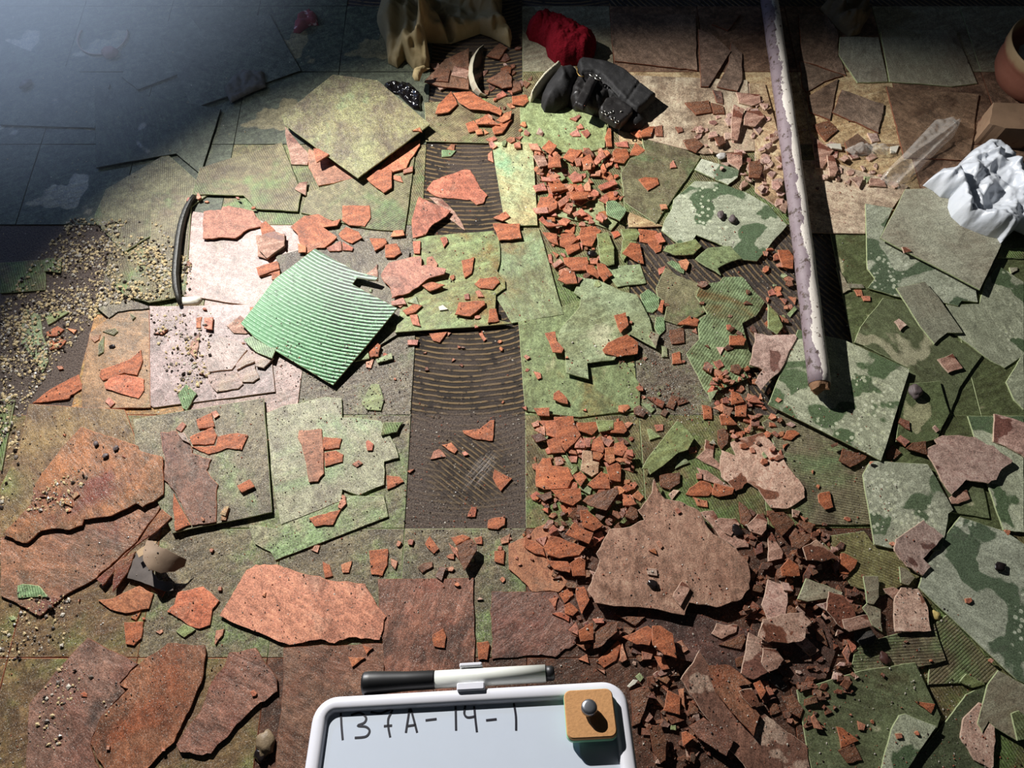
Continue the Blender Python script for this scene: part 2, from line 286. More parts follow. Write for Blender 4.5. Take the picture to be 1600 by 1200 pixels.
# ---------------------------------------------------------------- slabs
TH = .0036
def plane_fit(P, lift=0.0, maxslope=.10):
    c = cells(P)
    if c is None or c[6].sum() < 3:
        x = sum(p[0] for p in P)/len(P); y = sum(p[1] for p in P)/len(P)
        return (0, 0, hm_at(x, y)+lift)
    i0, i1, j0, j1, XX, YY, M = c
    x = XX[M]; y = YY[M]; h = HM[j0:j1, i0:i1][M]
    A = np.stack([x, y, np.ones_like(x)], 1)
    xm, ym = x.mean(), y.mean()
    A0 = np.stack([x-xm, y-ym], 1)
    G = A0.T @ A0 + np.eye(2)*len(x)*2e-5
    s = np.linalg.solve(G, A0.T @ (h-h.mean()))
    n = np.hypot(*s)
    if n > maxslope: s *= maxslope/n
    r = h - (A0 @ s)
    z = np.percentile(r, 98)
    return (s[0], s[1], z - s[0]*xm - s[1]*ym + lift)
def slab(name, P, mat, edge, th=TH, lift=0.0, jitter=.0006, pix=True, curl=None, flat=False, tilt=None, warp=0.0):
    """P in pixels (pix) or metres; the slab rests on what is under it"""
    Q = [un(*p) for p in P] if pix else list(P)
    pl = plane_fit(Q, lift) if not flat else (0, 0, lift)
    if tilt: pl = (pl[0]+tilt[0], pl[1]+tilt[1], pl[2]-tilt[0]*Q[0][0]-tilt[1]*Q[0][1])
    if pix:
        for _ in range(2):
            R = []
            for p, q in zip(P, Q):
                z = pl[0]*q[0]+pl[1]*q[1]+pl[2]+th; R.append(un(p[0], p[1], z))
            Q = R; 
            if not flat and not tilt: pl = plane_fit(Q, lift)
    if area(Q) < 0: Q = Q[::-1]
    Q = jag(Q, jitter)
    n = len(Q); b = min(.0006, th*.25)
    cxm = sum(q[0] for q in Q)/n; cym = sum(q[1] for q in Q)/n
    Z = lambda x, y: pl[0]*x+pl[1]*y+pl[2] + (curl(x, y) if curl else 0)
    ins = []
    for i in range(n):
        a = np.array(Q[i-1]); p = np.array(Q[i]); c = np.array(Q[(i+1) % n])
        d1 = p-a; d2 = c-p; d1 = d1/(np.hypot(*d1)+1e-9); d2 = d2/(np.hypot(*d2)+1e-9)
        nn = np.array([-(d1+d2)[1], (d1+d2)[0]]); L = np.hypot(*nn); nn = nn/L if L > .3 else nn*0
        ins.append(tuple(p+nn*b))
    if curl or warp:
        # dense grid surface
        xs = [q[0] for q in ins]; ys = [q[1] for q in ins]; st = max(.005, (max(xs)-min(xs))/40)
        pts = [Vector(q) for q in ins]; XX, YY = np.meshgrid(np.arange(min(xs), max(xs), st), np.arange(min(ys), max(ys), st))
        M = inside(ins, XX, YY)
        pts += [Vector((float(a), float(c))) for a, c in zip(XX[M], YY[M])]
        r = delaunay_2d_cdt(pts, [(i, (i+1) % n) for i in range(n)], [list(range(n))], 1, 1e-7)
        vs2, fs = r[0], r[2]; ids = {i: None for i in range(n)}
        for oi, orig in enumerate(r[3]):
            for q in orig:
                if q < n: ids[q] = oi
        ww = (lambda x, y: warp*noise.noise(Vector((x*14, y*14, cxm*50)))) if warp else (lambda x, y: 0)
        V = [(v[0], v[1], Z(v[0], v[1])+th+ww(v[0], v[1])) for v in vs2]; m = len(V)
        V += [(v[0], v[1], Z(v[0], v[1])+ww(v[0], v[1])) for v in vs2]
        Fs = [tuple(f) for f in fs] + [tuple(m+i for i in f[::-1]) for f in fs]; fm = [0]*len(Fs)
        sm = [True]*len(Fs)
        o = len(V); V += [(q[0], q[1], Z(*q)+th-b+ww(*q)) for q in Q] + [(q[0], q[1], Z(*q)+ww(*q)) for q in Q] + [(V[ids[i]] if ids[i] is not None else (*ins[i], Z(*ins[i])+th)) for i in range(n)]
        for i in range(n):
            k = (i+1) % n
            Fs.append((o+n+i, o+n+k, o+k, o+i)); fm.append(1); sm.append(False)
            Fs.append((o+i, o+k, o+2*n+k, o+2*n+i)); fm.append(1); sm.append(False)
    else:
        V = [(q[0], q[1], Z(*q)+th) for q in ins] + [(q[0], q[1], Z(*q)+th-b) for q in Q] + [(q[0], q[1], Z(*q)) for q in Q]
        Fs = [tuple(range(n)), tuple(range(3*n-1, 2*n-1, -1))]; fm = [0, 1]; sm = False
        for i in range(n):
            k = (i+1) % n
            Fs.append((n+i, n+k, k, i)); fm.append(1); Fs.append((2*n+i, 2*n+k, n+k, n+i)); fm.append(1)
    zc = Z(cxm, cym)
    ob = link(name, V, Fs, [mat, edge], origin=(cxm, cym, zc), fm=fm, smooth=sm)
    c = cells(Q)
    if c is not None and c[6].any():
        i0, i1, j0, j1, XX, YY, M = c
        zz = pl[0]*XX+pl[1]*YY+pl[2]+th
        if curl: zz = zz + np.vectorize(curl)(XX, YY)
        sub = HM[j0:j1, i0:i1]; sub[M] = np.maximum(sub[M], zz[M])
    return ob, Q
REC = []   # (object, px centre, code, nverts, px area, long) for the labels
def register(ob, Ppx, code, label, big):
    cx = sum(p[0] for p in Ppx)/len(Ppx); cy = sum(p[1] for p in Ppx)/len(Ppx); A = abs(area(Ppx))
    xs = [p[0] for p in Ppx]; ys = [p[1] for p in Ppx]
    REC.append(dict(o=ob, x=cx, y=cy, code=code, n=len(Ppx), A=A, label=label, big=big))
GRID = {
 6: {-6: 'GM', -5: 'GM', -4: 'GM', -3: 'GM'},
 5: {-6: 'GM', -5: 'GM', -4: 'GM', -3: 'GM', -2: 'GM', 0: 'GN', 1: 'BN', 2: 'BN', 3: 'BN', 4: 'GN', 5: 'GN'},
 4: {-7: 'GM', -6: 'GM', -5: 'GM', -4: 'GM', -3: 'GM', -2: 'GM', 0: 'GO', 1: 'TN', 2: 'TN', 3: 'TN', 4: 'BN', 5: 'BN'},
 3: {-7: 'GM', -6: 'GM', -5: 'GM', -4: 'GM', -3: 'GO', -2: 'GO', 0: 'GO', 1: 'GO', 2: 'GO', 3: 'TN', 4: 'BN', 5: 'BN'},
 2: {-4: 'GO', -3: 'PK', -2: 'BR', 0: 'GO', 3: 'GW', 4: 'GW', 5: 'GO'},
 1: {-4: 'OR', -3: 'PK', -2: 'BR', 0: 'GF', 1: 'BR', 3: 'GW', 4: 'GW'},
 0: {-6: 'BR', -5: 'OB', -4: 'OB', -3: 'GD', -2: 'GD', 0: 'GO', 1: 'GO', 2: 'GO', 3: 'GW', 4: 'GW'},
 -1: {-6: 'BR', -5: 'OB', -4: 'OB', -3: 'GD', -2: 'GD', -1: 'GD', 0: 'RD', 1: 'RD', 2: 'RD', 3: 'GO', 4: 'GO'},
 -2: {-6: 'BR', -5: 'OB', -4: 'OB', -3: 'OB', -2: 'RD', -1: 'RD', 0: 'RD', 1: 'RD', 2: 'RD', 3: 'GO', 4: 'GW'},
}
for j, row in GRID.items():
    for i, code in row.items():
        g = .0006; x0 = GX+i*T+g; x1 = x0+T-2*g; y0 = GY+j*T+g; y1 = y0+T-2*g
        P = [(x0, y0), (x1, y0), (x1, y1), (x0, y1)]
        px = [proj(a, b_, 0) for a, b_ in P]
        if max(p[0] for p in px) < -5 or min(p[0] for p in px) > 1605 or max(p[1] for p in px) < -5: continue
        ob, Q = slab('floor_tile', P, MAT[code][0], MAT[code][1], th=.0025, jitter=.00025, pix=False)
        register(ob, px, code, '', 'laid')
PIECES = r'''
#BASE loose large tiles and big pieces (bottom to top).  zoom mat opts points |label
0 GM 0,60 95,100 172,132 148,200 0,195|murky green floor tile lying in the dark haze at the far left
0 GM 148,135 345,170 313,272 275,240 150,262|tan-stained dark tile with one corner pointing down into the lit floor
0 GM 215,40 300,28 345,90 215,140 190,120|dark tile half lost in haze beside the wire hoop
0 GM 250,60 420,20 470,110 300,170|faint bluish tile in the haze below the red rag
0 GO 145,343 193,394 250,360 330,300 260,240 165,295|olive tile with a downward corner beside the black curved rubber strip
0 GO 0,410 72,405 70,453 0,458|olive green tile cut by the left edge above the pale gravel
0 GO 72,405 97,405 95,427 70,425|small square olive chip at the corner of the left edge tile
0 GO 312,262 440,222 470,300 465,330 400,326 380,305 300,304|yellow-green tile left of the raised diamond tile
0 GO 235,300 300,306 290,460 195,472 192,463 235,370|dusty tan-olive tile under the black rubber strip
0 PK 300,330 410,345 452,400 402,479 287,462|pink dusty tile under the long orange shard right of the rubber strip
0 BR 150,480 165,430 192,463 232,478 232,482 185,487 170,497|raised brown tile edge above the rusty orange tile
0 OR 140,520 170,497 185,487 233,483 235,637 128,640 128,590|rusty orange-stained tile with a small dark hole
0 PK 233,478 400,476 425,560 430,612 240,637 233,632|pink-white dusty tile with cracked pink pieces on it
0 GO 0,625 23,625 2,735 0,735|narrow olive tile sliver at the left edge beside gravel
0 OB 45,631 195,640 214,690 260,760 0,840 0,760 30,700|rust and green stained tile under the big red slab
0 GD 208,655 412,622 425,800 270,833 215,720|olive tile with a red shard pile left of the pale tile
0 GO 480,300 648,245 632,362 575,357 470,332|dusty olive tile between orange shards left of the ridged black patch
0 BR 430,400 545,372 640,392 632,516 560,560 470,500|grey dusty tile under the ribbed green tile
0 GO 663,160 812,150 814,224 665,221|yellow-olive tile with long shards below the white crescent shard
0 GY 768,222 832,222 840,352 800,352 788,345|upright yellow-green strip of tile right of the ridged black patch
0 GB 652,372 770,362 780,375 782,407 777,425 789,440 790,452 775,462 774,500 800,507 618,521 640,430|bright green tile carrying the large jagged orange shard
0 GB 783,366 842,356 881,491 800,505 775,464 791,450 778,424|pale green strip tile with a thin dark scratch
0 GF 810,503 905,470 980,570 1000,600 1000,640 905,652 821,642|large clean green tile with pale speckled marks
0 GL 388,820 430,825 540,775 600,775 607,807 430,875 422,862 398,850|dusty green tile under the pale green one, its lower edge raised
10 GL 65,180 200,130 440,80 535,90 540,210 620,210 780,230 840,330 870,380 892,460 800,485 805,560 800,630 640,695 540,660 535,730 155,880 100,600|pale dusty green tile with a tall narrow orange shard on it
3 GF 50,660 110,600 560,740 595,790 580,920 440,960 60,930|green tile with tan rubbed patch below the black boot
3 GO 810,860 890,840 1180,980 1100,1110 1040,1190 900,1400 700,1260 680,1080 740,990 830,950|olive green tile right of the loose shards below the boot
7 GF 250,100 330,60 570,40 590,150 660,190 620,240 520,200 370,170 260,150|
7 GO 900,600 960,470 1030,520 1170,570 1150,650 1215,740 1160,780 1040,830 950,800 970,700 910,650|dirty olive ribbed tile piece right of the green tile corner
7 GF 600,470 800,450 840,570 660,592 600,520|green tile corner with straight right edge beside the black mastic
7 GF h=.004 385,630 430,530 540,550 690,620 780,640 860,790 880,870 925,890 895,975 740,890 640,1050 470,1070 480,1170 340,1130 330,980 270,950 300,860 420,720 430,660|large broken green tile with yellow stain and a red lump
7 GR h=.003 1170,580 1300,560 1320,530 1440,530 1580,690 1530,770 1440,820 1460,900 1480,990 1560,1090 1440,1100 1480,1160 1230,1270 1200,1230 1090,1010 1170,920 1160,800 1220,760 1150,650|large mottled green tile with a round hole left of the pipe
0 GP h=.004 1050,325 1052,312 1085,283 1118,284 1165,300 1200,320 1230,352 1183,408 1155,405 1140,388 1100,372 1088,367 1080,380 1062,383 1033,360 1038,345|pale grey-green tile with two pebbles left of the pipe
7 GF 940,380 960,350 1140,310 1180,350 1130,400 1020,405|
7 GF 1140,430 1220,360 1360,350 1430,430 1330,460 1280,490 1300,530|
3 GP h=.003 1140,1060 1185,990 1420,1060 1410,1110 1350,1155|
0 GW 1335,535 1345,510 1380,465 1410,470 1440,510 1460,537 1480,522 1535,555 1500,605 1484,650 1440,690 1400,680 1420,575 1350,540|wet dark green tile with a pink square chip on it
0 GP 1540,440 1560,415 1600,440 1600,555 1570,575 1550,565 1535,555 1490,520 1478,475 1530,475|wet patched green tile at the right edge below the white bag
0 GP 1572,597 1600,550 1600,640 1585,625|small wet green tile corner cut by the right edge
0 GO 1565,387 1600,387 1600,404 1560,402|thin olive tile end under the white bag
0 GP h=.003 1352,318 1395,325 1375,372 1440,400 1525,450 1528,472 1503,470 1497,478 1475,473 1400,463 1356,450 1367,435 1355,420|wet blotched green tile with jagged lower edge
0 GN h=.008 1415,295 1375,372 1531,453 1570,372 1545,290|large grey-brown square tile in front of the white bag
8 GN h=.003 800,600 980,560 1060,650 1220,880 1120,880 1040,950 950,840|narrow dry grey-green tile strip below the large grey-brown tile
0 GO 1190,660 1245,632 1340,690 1365,720 1352,760 1366,820 1270,820 1230,790 1222,715|olive tile with cream stain under the broken tile at the pipe end
0 GW 1410,600 1468,595 1484,645 1465,685 1440,693 1400,690|green tile with pale jagged blot right of the pipe end tile
0 GP h=.010 1200,632 1247,515 1320,531 1422,577 1377,720|square grey-green tile with droplet marks under the pipe end
0 GW 1480,800 1547,810 1530,735 1465,745|dark green tile corner behind the big pink shard
0 GW 1470,680 1487,647 1520,680 1510,700|
0 GP h=.003 1512,650 1600,650 1600,832 1568,828 1543,758 1530,710|grey-green tile at the right edge beside the big pink shard
0 GP h=.005 1348,742 1360,720 1450,725 1490,797 1482,803 1478,832 1470,860 1400,858 1366,851|grey-green tile with faint ring marks left of the pink shard
0 GO 1275,840 1350,830 1366,851 1430,862 1440,900 1380,930 1330,915|olive tile patch among red shards on the right
0 GO 1459,975 1480,960 1515,1000 1560,1047 1543,1067 1450,1070|ribbed olive tile beside the big wet tile, lower right
0 GO 1335,1020 1345,1005 1460,975 1478,1032 1435,1043 1340,1055 1330,1040|dark olive tile carrying a dark red pebble, lower right
0 GW 1245,1078 1345,1048 1430,1035 1470,1120 1465,1137 1425,1175 1410,1215 1270,1215|dark wet tile with a pale ribbed patch at the bottom right
0 GW 1510,1085 1540,1070 1535,1110 1560,1160 1540,1215 1405,1215 1475,1130|mossy green tile in the bottom right corner
0 GP h=.006 1435,918 1447,880 1500,807 1570,830 1600,850 1620,860 1620,1075 1588,1062|very large wet-stained grey tile with a dark pebble at the right edge
16 GP 820,870 860,860 1055,940 860,1230 700,1230 770,960|pale translucent-looking tile shard over the dark wet tile
0 GN 1560,1047 1610,1075 1610,1150 1590,1158 1555,1137 1545,1127 1535,1145 1527,1130 1543,1070|grey tile piece with a white broken edge near the lower right corner
16 GR 1520,860 1570,840 1610,880 1610,1020 1560,1030|
16 RP 1320,790 1340,800 1310,930 1350,980 1385,920 1415,940 1410,1215 1290,1150 1200,1010 1225,880|pinkish hooked shard beside the grey tile, bottom right
16 GF 1200,660 1240,610 1360,675 1280,700|
0 TN 978,117 1168,125 1180,235 1100,240 1000,215 985,160|cream stained tile with brown speckles right of the boot
0 TN 1170,130 1195,130 1225,240 1225,330 1180,300 1180,235|cream speckled strip of floor left of the pipe
0 TN 1290,250 1420,290 1412,302 1395,325 1352,318 1352,365 1245,363 1245,250|cream stained tile behind the pipe shadow
0 BN 1385,135 1530,147 1515,250 1500,250 1413,246|brown tile beneath the clear plastic wrap
4 BN 400,700 460,560 725,650 690,830|brown square tile piece behind the pipe shadow
4 BN 200,380 470,470 350,510 240,575 215,540|
4 BN 190,90 370,90 440,200 440,350 490,470 210,380|dim brown broken tile at the top right of the pipe
4 GN 450,230 690,230 750,510 560,515 440,340|dim grey tile beyond the pipe shadow at the top
4 BN 250,600 440,490 390,750 260,700|
4 GN 700,180 1170,190 1310,520 1150,540 760,510|dim grey-green tile left of the flower pot
3 BN 1165,180 1250,210 1370,320 1230,540 1180,540|dim brown cracked tile piece at the top, its right edge curved
3 BN 1250,150 1310,60 1430,90 1350,190|
3 BN 1370,260 1440,330 1440,500 1410,570 1280,540 1350,400|
3 BN 610,80 1150,90 1160,440 1000,420 640,380|dim dusty tile between red cloth and the cracked tiles
#RED large
0 RO 0,830 60,828 130,810 213,788 222,793 250,775 250,793 213,845 175,880 150,903 110,925 82,945 62,963 0,930|long red-brown slab with a pointed lower corner at the left
0 RO 125,667 215,697 221,705 255,714 255,772 222,792 213,786 175,805 130,812 128,820 108,828 64,829 41,849 4,835 50,785 52,760 100,695|big rust-red slab with pale crumbs on it, left side
0 RO 252,795 268,808 245,830 205,857 180,890 160,915 150,905 175,885 213,850|long thin red sliver under the big rust-red slab
0 RO 182,880 213,862 200,895 177,925|
9 RR 1085,680 1190,880 1095,920 1080,780|
9 RO 1000,300 1100,290 1190,380 1200,430 1320,470 1290,540 1360,630 1350,860 1200,885 1130,740 1050,620 1025,600 1025,450|tall red-brown shard standing right of the big rust-red slab
0 RR h=.004 343,962 385,890 400,882 432,882 480,898 525,908 570,912 603,963 593,1000 570,998 545,996 523,1005 500,999 452,1008|wide orange slab with jagged lower edge left of the marker
0 RB 136,997 215,1037 187,1067 195,1080 165,1115 145,1150 142,1165 160,1215 40,1215 45,1100 100,1035|dark brown slab at the bottom left beside pale crumbs
0 RB h=.003 215,1040 262,1005 320,1008 322,1022 317,1060 295,1112 272,1160 215,1215 170,1215 142,1162 155,1122 190,1087 200,1077 187,1070|broad brown slab at the bottom with a curved right edge
0 RB h=.003 275,1163 315,1107 325,1075 350,1040 358,1020 400,1012 432,1060 433,1080 400,1103 360,1145 330,1177 282,1175|long brown-red slab left of the whiteboard
0 RB 443,1012 600,1005 600,1215 430,1215|brown dusty tile behind the left half of the whiteboard
0 RB 590,905 740,903 742,1100 600,1100 598,1010|brown tile with a straight seam above the marker
0 RB 768,925 870,925 905,985 900,1005 868,1027 833,1025 768,1030|brown-red tile right above the marker's white end
0 RR 795,850 822,838 838,824 866,817 870,840 855,870 865,885 888,912 873,925 832,925 815,907 795,890|broad orange-brown shard left of the central slab
0 RB 985,1080 1012,1072 1020,1085 1005,1110 1000,1130 988,1135|
0 RD 1000,940 1095,960 1180,985 1170,1060 1060,1030 985,1020|dark brown tile in the shadow under the central slab
0 RD 1180,930 1280,960 1310,1010 1290,1060 1240,1070 1170,1010|dark red-brown slab between shards right of the central slab
0 RP 1141,691 1192,675 1205,690 1222,715 1256,760 1258,778 1230,795 1205,793 1185,765 1168,754 1150,767 1127,745 1125,720 1128,703 1150,712|pink-grey slab with half dusty half red surface
0 RP 1095,800 1115,797 1125,820 1142,837 1170,840 1170,855 1150,857 1125,840|
#FILL
#MEDIUM
2 RB 1050,510 1130,430 1180,370 1330,300 1330,560 1150,540
2 RB 1440,500 1560,430 1600,480 1600,540 1540,550 1450,510
2 RP 180,790 330,960 320,1030 220,1025 185,850
2 RR 330,930 400,960 630,1110 390,1160 330,1050 320,980
2 RR 760,1070 850,960 940,900 1025,870 1025,910 960,1000 940,1050 840,1080
0 GX h=.016 440,180 445,195 559,278 672,194 590,125 520,116|raised dusty green tile turned like a diamond, its lower corner casting a shadow
2 RB 1105,480 1140,430 1215,435 1200,510 1120,505
2 RP 1220,470 1240,410 1330,430 1320,490
2 RR 1120,710 1140,650 1220,570 1260,650 1200,700
2 RR 1230,580 1340,570 1400,610 1540,690 1530,720 1460,690 1340,680 1270,640|long orange shard below the white crescent shard
2 RR 1310,770 1360,750 1400,810 1330,825
2 RR 1370,750 1440,720 1525,780 1380,775
2 RR 1370,820 1410,810 1420,840 1380,845
2 RR 1420,800 1455,830 1430,840
2 RR 1435,870 1490,850 1510,870 1470,890
2 RR 1475,800 1560,750 1600,750 1540,830 1490,840
2 RR 1500,750 1560,700 1600,690 1590,740 1540,765
2 RB 1440,350 1520,270 1570,300 1520,370
2 RR 1505,590 1540,565 1570,590 1510,620
2 RR 1190,930 1220,900 1245,900 1240,940
2 RG 1160,935 1250,940 1220,975 1160,980
2 RR 1450,960 1475,940 1485,1015 1450,1000
2 RR 980,850 1030,830 1045,860
2 RR 920,1060 980,1035 980,1070 920,1085
2 RR 690,1120 730,1070 850,1070 850,1110 850,1180 800,1210 720,1150
2 RR 855,1095 905,1100 920,1140 860,1120
2 RR 370,960 400,960 470,1000 390,1045
2 RP 240,1180 270,1140 320,1135 310,1220
5 RR 1270,120 1380,110 1390,90 1430,85 1580,115 1650,210 1540,240 1470,290 1265,290
5 RP 1600,270 1780,260 1780,340 1670,420 1610,400
5 RR 1600,470 1730,430 1750,500 1620,530
5 RR 370,1200 490,1140 510,1200 510,1230 440,1270 430,1290 300,1310 200,1320 300,1240
5 RR 620,1150 630,1110 820,1040 880,985 890,1050 855,1145 780,1130 640,1180
5 RR 650,1200 700,1150 780,1140 900,1170 900,1240 865,1290 660,1230
5 RR 280,880 360,835 400,860 350,900 290,900
5 RR 310,930 390,900 410,930 380,970 310,985
5 RR 420,850 480,860 460,885
5 GF 150,730 250,770 260,880 290,960 300,1060 265,1130 230,1060 130,950|leaf-shaped green tile sliver in the gravel at the left
5 GF 270,760 390,740 430,750 300,830
5 GO 815,540 820,520 920,540 915,580
5 GO 770,640 820,560 1080,470 1100,660 930,690
5 GO 640,870 720,850 735,870 710,895
5 GO 810,755 845,780 825,800
5 RO 560,905 625,890 620,920 590,940
5 GO 615,950 650,900 645,1000 610,1020
5 RR 965,885 1050,855 1010,890
5 RR 1225,785 1260,780 1255,850 1225,850
5 RR 1275,785 1330,780 1325,860 1275,850
5 RP 1190,940 1245,880 1240,960 1220,1045 1180,1000
5 RP 1415,835 1500,770 1600,840 1540,885 1460,880
0 PK 322,547 342,526 375,534 386,546 362,577 325,581|largest pink cracked piece on the pink-white tile
0 PK 388,547 400,550 398,565 385,570 370,578 368,570
0 PK 324,585 368,580 380,600 372,607 338,612 328,600
0 PK 370,582 398,570 405,590 395,597 378,597
0 PK 395,555 420,545 428,560 412,575 400,572
0 RG 400,523 432,545 425,560 400,550 380,530
0 RR 667,295 677,282 695,275 722,265 735,266 743,278 748,290 762,305 755,318 745,320 735,312 695,309 675,304|large orange shard on the ridged black patch
0 RP 670,308 690,310 705,325 718,342 727,360 700,340 690,325
0 RR h=.006 655,307 704,329 697,338 675,352 665,367 645,372 643,342 650,320|orange triangular shard with ribbed face below the ridged patch
0 RR 770,349 812,349 815,372 780,375
0 RR 770,340 790,330 797,338 785,345
0 RR h=.004 595,430 607,410 640,402 657,400 659,415 675,415 697,420 695,428 670,435 640,457 612,466 610,450 600,440|largest jagged orange shard at the centre of the green tile
0 RR 667,402 676,400 684,412 682,418 667,415
0 RR 454,354 475,337 497,334 520,345 532,341 527,352 505,355 527,370 507,387 497,387 477,397 467,377 465,366|large orange shard touching the top corner of the ribbed green tile
0 RR 535,321 560,321 577,321 579,340 570,354 545,352 534,344
0 RR 529,366 540,354 560,362 566,371 550,380 535,374
0 RR 510,387 532,376 534,391 514,392
0 RR 535,377 552,387 550,392 535,391
0 RR 465,380 478,384 478,394 466,395
0 RR 577,372 602,372 604,380 586,392
0 RR 602,382 620,380 627,395 616,402 602,402
0 RR 645,377 657,376 656,396 647,396
0 RR 721,407 741,401 737,427 726,434|
0 RR 742,444 750,435 775,432 781,441 770,452 750,450
0 RR h=.004 711,491 717,472 757,470 758,476 735,494|
0 RR 765,482 775,482 780,502 762,504
0 RR 659,446 675,440 695,445 672,455
0 RR 611,470 630,465 635,475 612,477
0 RR 629,485 645,475 660,477 650,487 635,492
0 RR 640,492 652,491 657,510 645,507
0 RR 670,520 700,517 687,535 677,532
0 RR 747,519 754,517 760,530 756,533
0 GF 636,472 650,462 655,476
0 RR 637,531 654,531 652,539 637,539
0 RR 575,544 587,532 595,540 591,557 578,558
0 GF 555,565 575,545 577,560
0 GF 587,562 612,552 614,561 590,568
0 RR 572,565 584,561 580,575 572,574
0 RR 430,360 415,345 407,350 410,372
0 RP 400,370 430,362 445,368 445,385 418,405 404,390
0 RR 424,428 437,424 437,438 425,437
0 RR 403,418 435,409 437,420 405,431
0 RP 568,432 590,412 590,438 575,437
6 RR 860,240 920,235 930,270 840,280
6 RR 1150,285 1190,280 1200,310 1175,345
6 RR 1300,640 1330,630 1335,670 1305,670
6 RR 1370,620 1400,610 1425,655 1385,655
9 RR 1225,220 1320,180 1340,265 1240,280
9 RR 1195,390 1350,385 1360,330 1480,305 1550,320 1510,410 1420,400 1300,440
9 RR 1185,330 1330,265 1355,320 1335,375 1200,380
9 RR 1095,280 1140,235 1165,255 1130,300
9 RR 1320,175 1350,165 1370,195 1340,215
9 PK 1110,310 1150,300 1185,370 1140,350
9 RR h=.002 1480,635 1560,595 1590,640 1510,680
9 RG 1110,70 1160,0 1230,60 1165,165 1140,150|little ribbed green shard on the edge of the pink-white tile
9 OR 1380,850 1390,790 1430,770 1410,850
9 RR 655,110 680,80 715,120 690,145
9 OR 380,710 445,730 450,765 390,740
9 OR 440,690 480,670 495,690 460,720
10 RR 270,290 410,280 415,330 425,560 385,610 330,615 320,540 285,380 260,340|tall narrow orange shard on the pale green tile
10 RR 420,330 535,340 520,400 420,410
10 RR 425,430 500,415 545,440 540,485 430,515
10 RR 330,840 460,800 530,785 480,880 370,890
10 RR 510,770 540,690 560,700 565,750 535,780
10 RR 685,360 700,350 735,375 725,415 695,415
10 RR 600,500 640,475 665,495 630,520
10 RR 815,570 900,580 925,610 820,660
10 RR 345,1040 370,1005 400,1010 385,1055
10 GF 660,120 720,0 770,0 800,100 780,165 690,160
10 GO 795,240 920,235 880,300 780,320
10 RR 1290,290 1400,280 1465,225 1490,225 1480,355 1380,345 1300,310|orange winged shard on the dusty black patch
10 RR 1160,380 1220,365 1260,410 1240,435 1200,410
10 RR 1090,470 1110,420 1145,405 1190,455
10 RR 1285,430 1310,420 1330,440 1300,450
10 RR 945,545 990,530 960,555
10 RR 1320,830 1350,765 1380,775 1370,830
10 RR 1445,900 1450,850 1560,825 1555,880 1510,910
10 RR 1480,590 1490,530 1545,565 1600,590 1530,670
10 RR 1055,1000 1085,950 1145,1030 1110,1060
10 RR 1215,960 1290,940 1340,960 1250,1010
10 RR 1200,990 1250,1030 1270,1100 1230,1050
10 RB h=.012 1250,1010 1330,970 1380,1000 1380,1040 1300,1170 1275,1110|dark brown pointed shard propped up above the marker
10 RR 1360,965 1410,950 1415,1000 1380,1000
10 RB 1010,1150 1050,1120 1100,1110 1105,1140 1040,1180
10 RB 1120,1200 1150,1140 1190,1150 1160,1230
10 RR 705,1040 825,1030 820,1130 790,1200 720,1190
10 RR 840,1090 885,1110 870,1160 845,1130
10 RR 530,1130 600,1105 580,1180 540,1180
10 RR 415,1110 460,1130 480,1200 430,1210
10 RR 1490,1045 1555,1040 1550,1125 1490,1110
10 RR 1525,970 1590,935 1580,990 1535,1000
13 RR 610,150 700,140 870,60 960,110 930,205 780,235 690,210
13 RR 940,70 1035,90 1010,135
13 RR 815,260 880,225 850,275
13 RR 775,290 895,285 880,390 835,435 785,425
13 RR 1045,220 1090,180 1110,100 1270,65 1370,155 1330,210 1310,310 1245,330
13 GF 1100,345 1150,300 1220,335 1150,385
13 RR 1340,420 1350,340 1400,330 1390,370 1345,430
13 RG 110,60 140,50 240,60 300,130 110,140|ribbed grey-green shard on the pointed end of the red-brown slab
14 RR 1100,370 1170,325 1190,380 1180,450 1110,440
14 RR 575,505 680,510 600,570
14 RR 665,430 730,450 690,490
14 RR 1380,415 1450,405 1460,430 1445,525 1390,525
14 RP 1380,150 1400,130 1420,145
11 RR 260,60 295,35 345,90 350,125 300,115 260,95
11 RR 135,150 235,145 235,200 160,195
11 RR 165,230 265,225 280,280 270,335 215,320 210,280
11 RR 260,205 385,200 390,240 430,320 390,370 335,420 300,370 270,330 280,270
11 RR 120,245 165,225 170,260 135,270
11 RR 135,285 205,260 210,325
11 RR 405,240 530,235 550,270 500,320 440,300 415,290
11 GF 525,230 635,225 635,280 545,300
11 RR 640,240 690,230 720,290 700,310 615,305
11 RR 210,350 280,340 330,435 240,435
11 RR 395,375 430,330 465,370 455,400 390,400
11 RR 445,335 500,335 490,395 465,395
11 RR 500,360 555,320 580,400 570,430 495,415
11 RR 560,325 640,350 605,395 570,370
11 RR 580,400 640,390 640,440 585,440
11 RR 640,370 690,360 725,400 690,450 640,440
11 RR 505,425 575,440 545,480 505,470
11 RR 715,410 755,410 760,455 715,440
11 RR 580,440 640,440 645,480 610,500 585,480
11 RR 265,460 305,445 325,495 275,510
11 RR 350,450 410,430 405,490 370,490
11 RR 150,530 190,460 240,460 250,510 350,520 385,590 350,650 200,660 150,640
11 GF 310,445 340,445 385,520 375,535
11 GF 365,545 405,510 410,540 380,570
11 RR 380,570 430,545 470,580 430,640
11 RR 470,630 560,545 610,600 615,655 510,655
11 RR 590,520 660,490 680,510 680,610 610,600
11 RY h=.004 440,415 500,420 505,480 545,490 540,555 500,580 430,540|cream-coloured shard among the orange pile
11 RB 150,695 245,670 250,710 200,735
11 RB 440,730 470,700 660,640 670,680 590,790 480,760
11 RR 240,660 430,650 435,720 380,760 310,735
11 RR 690,685 740,695 780,750 740,760 695,760
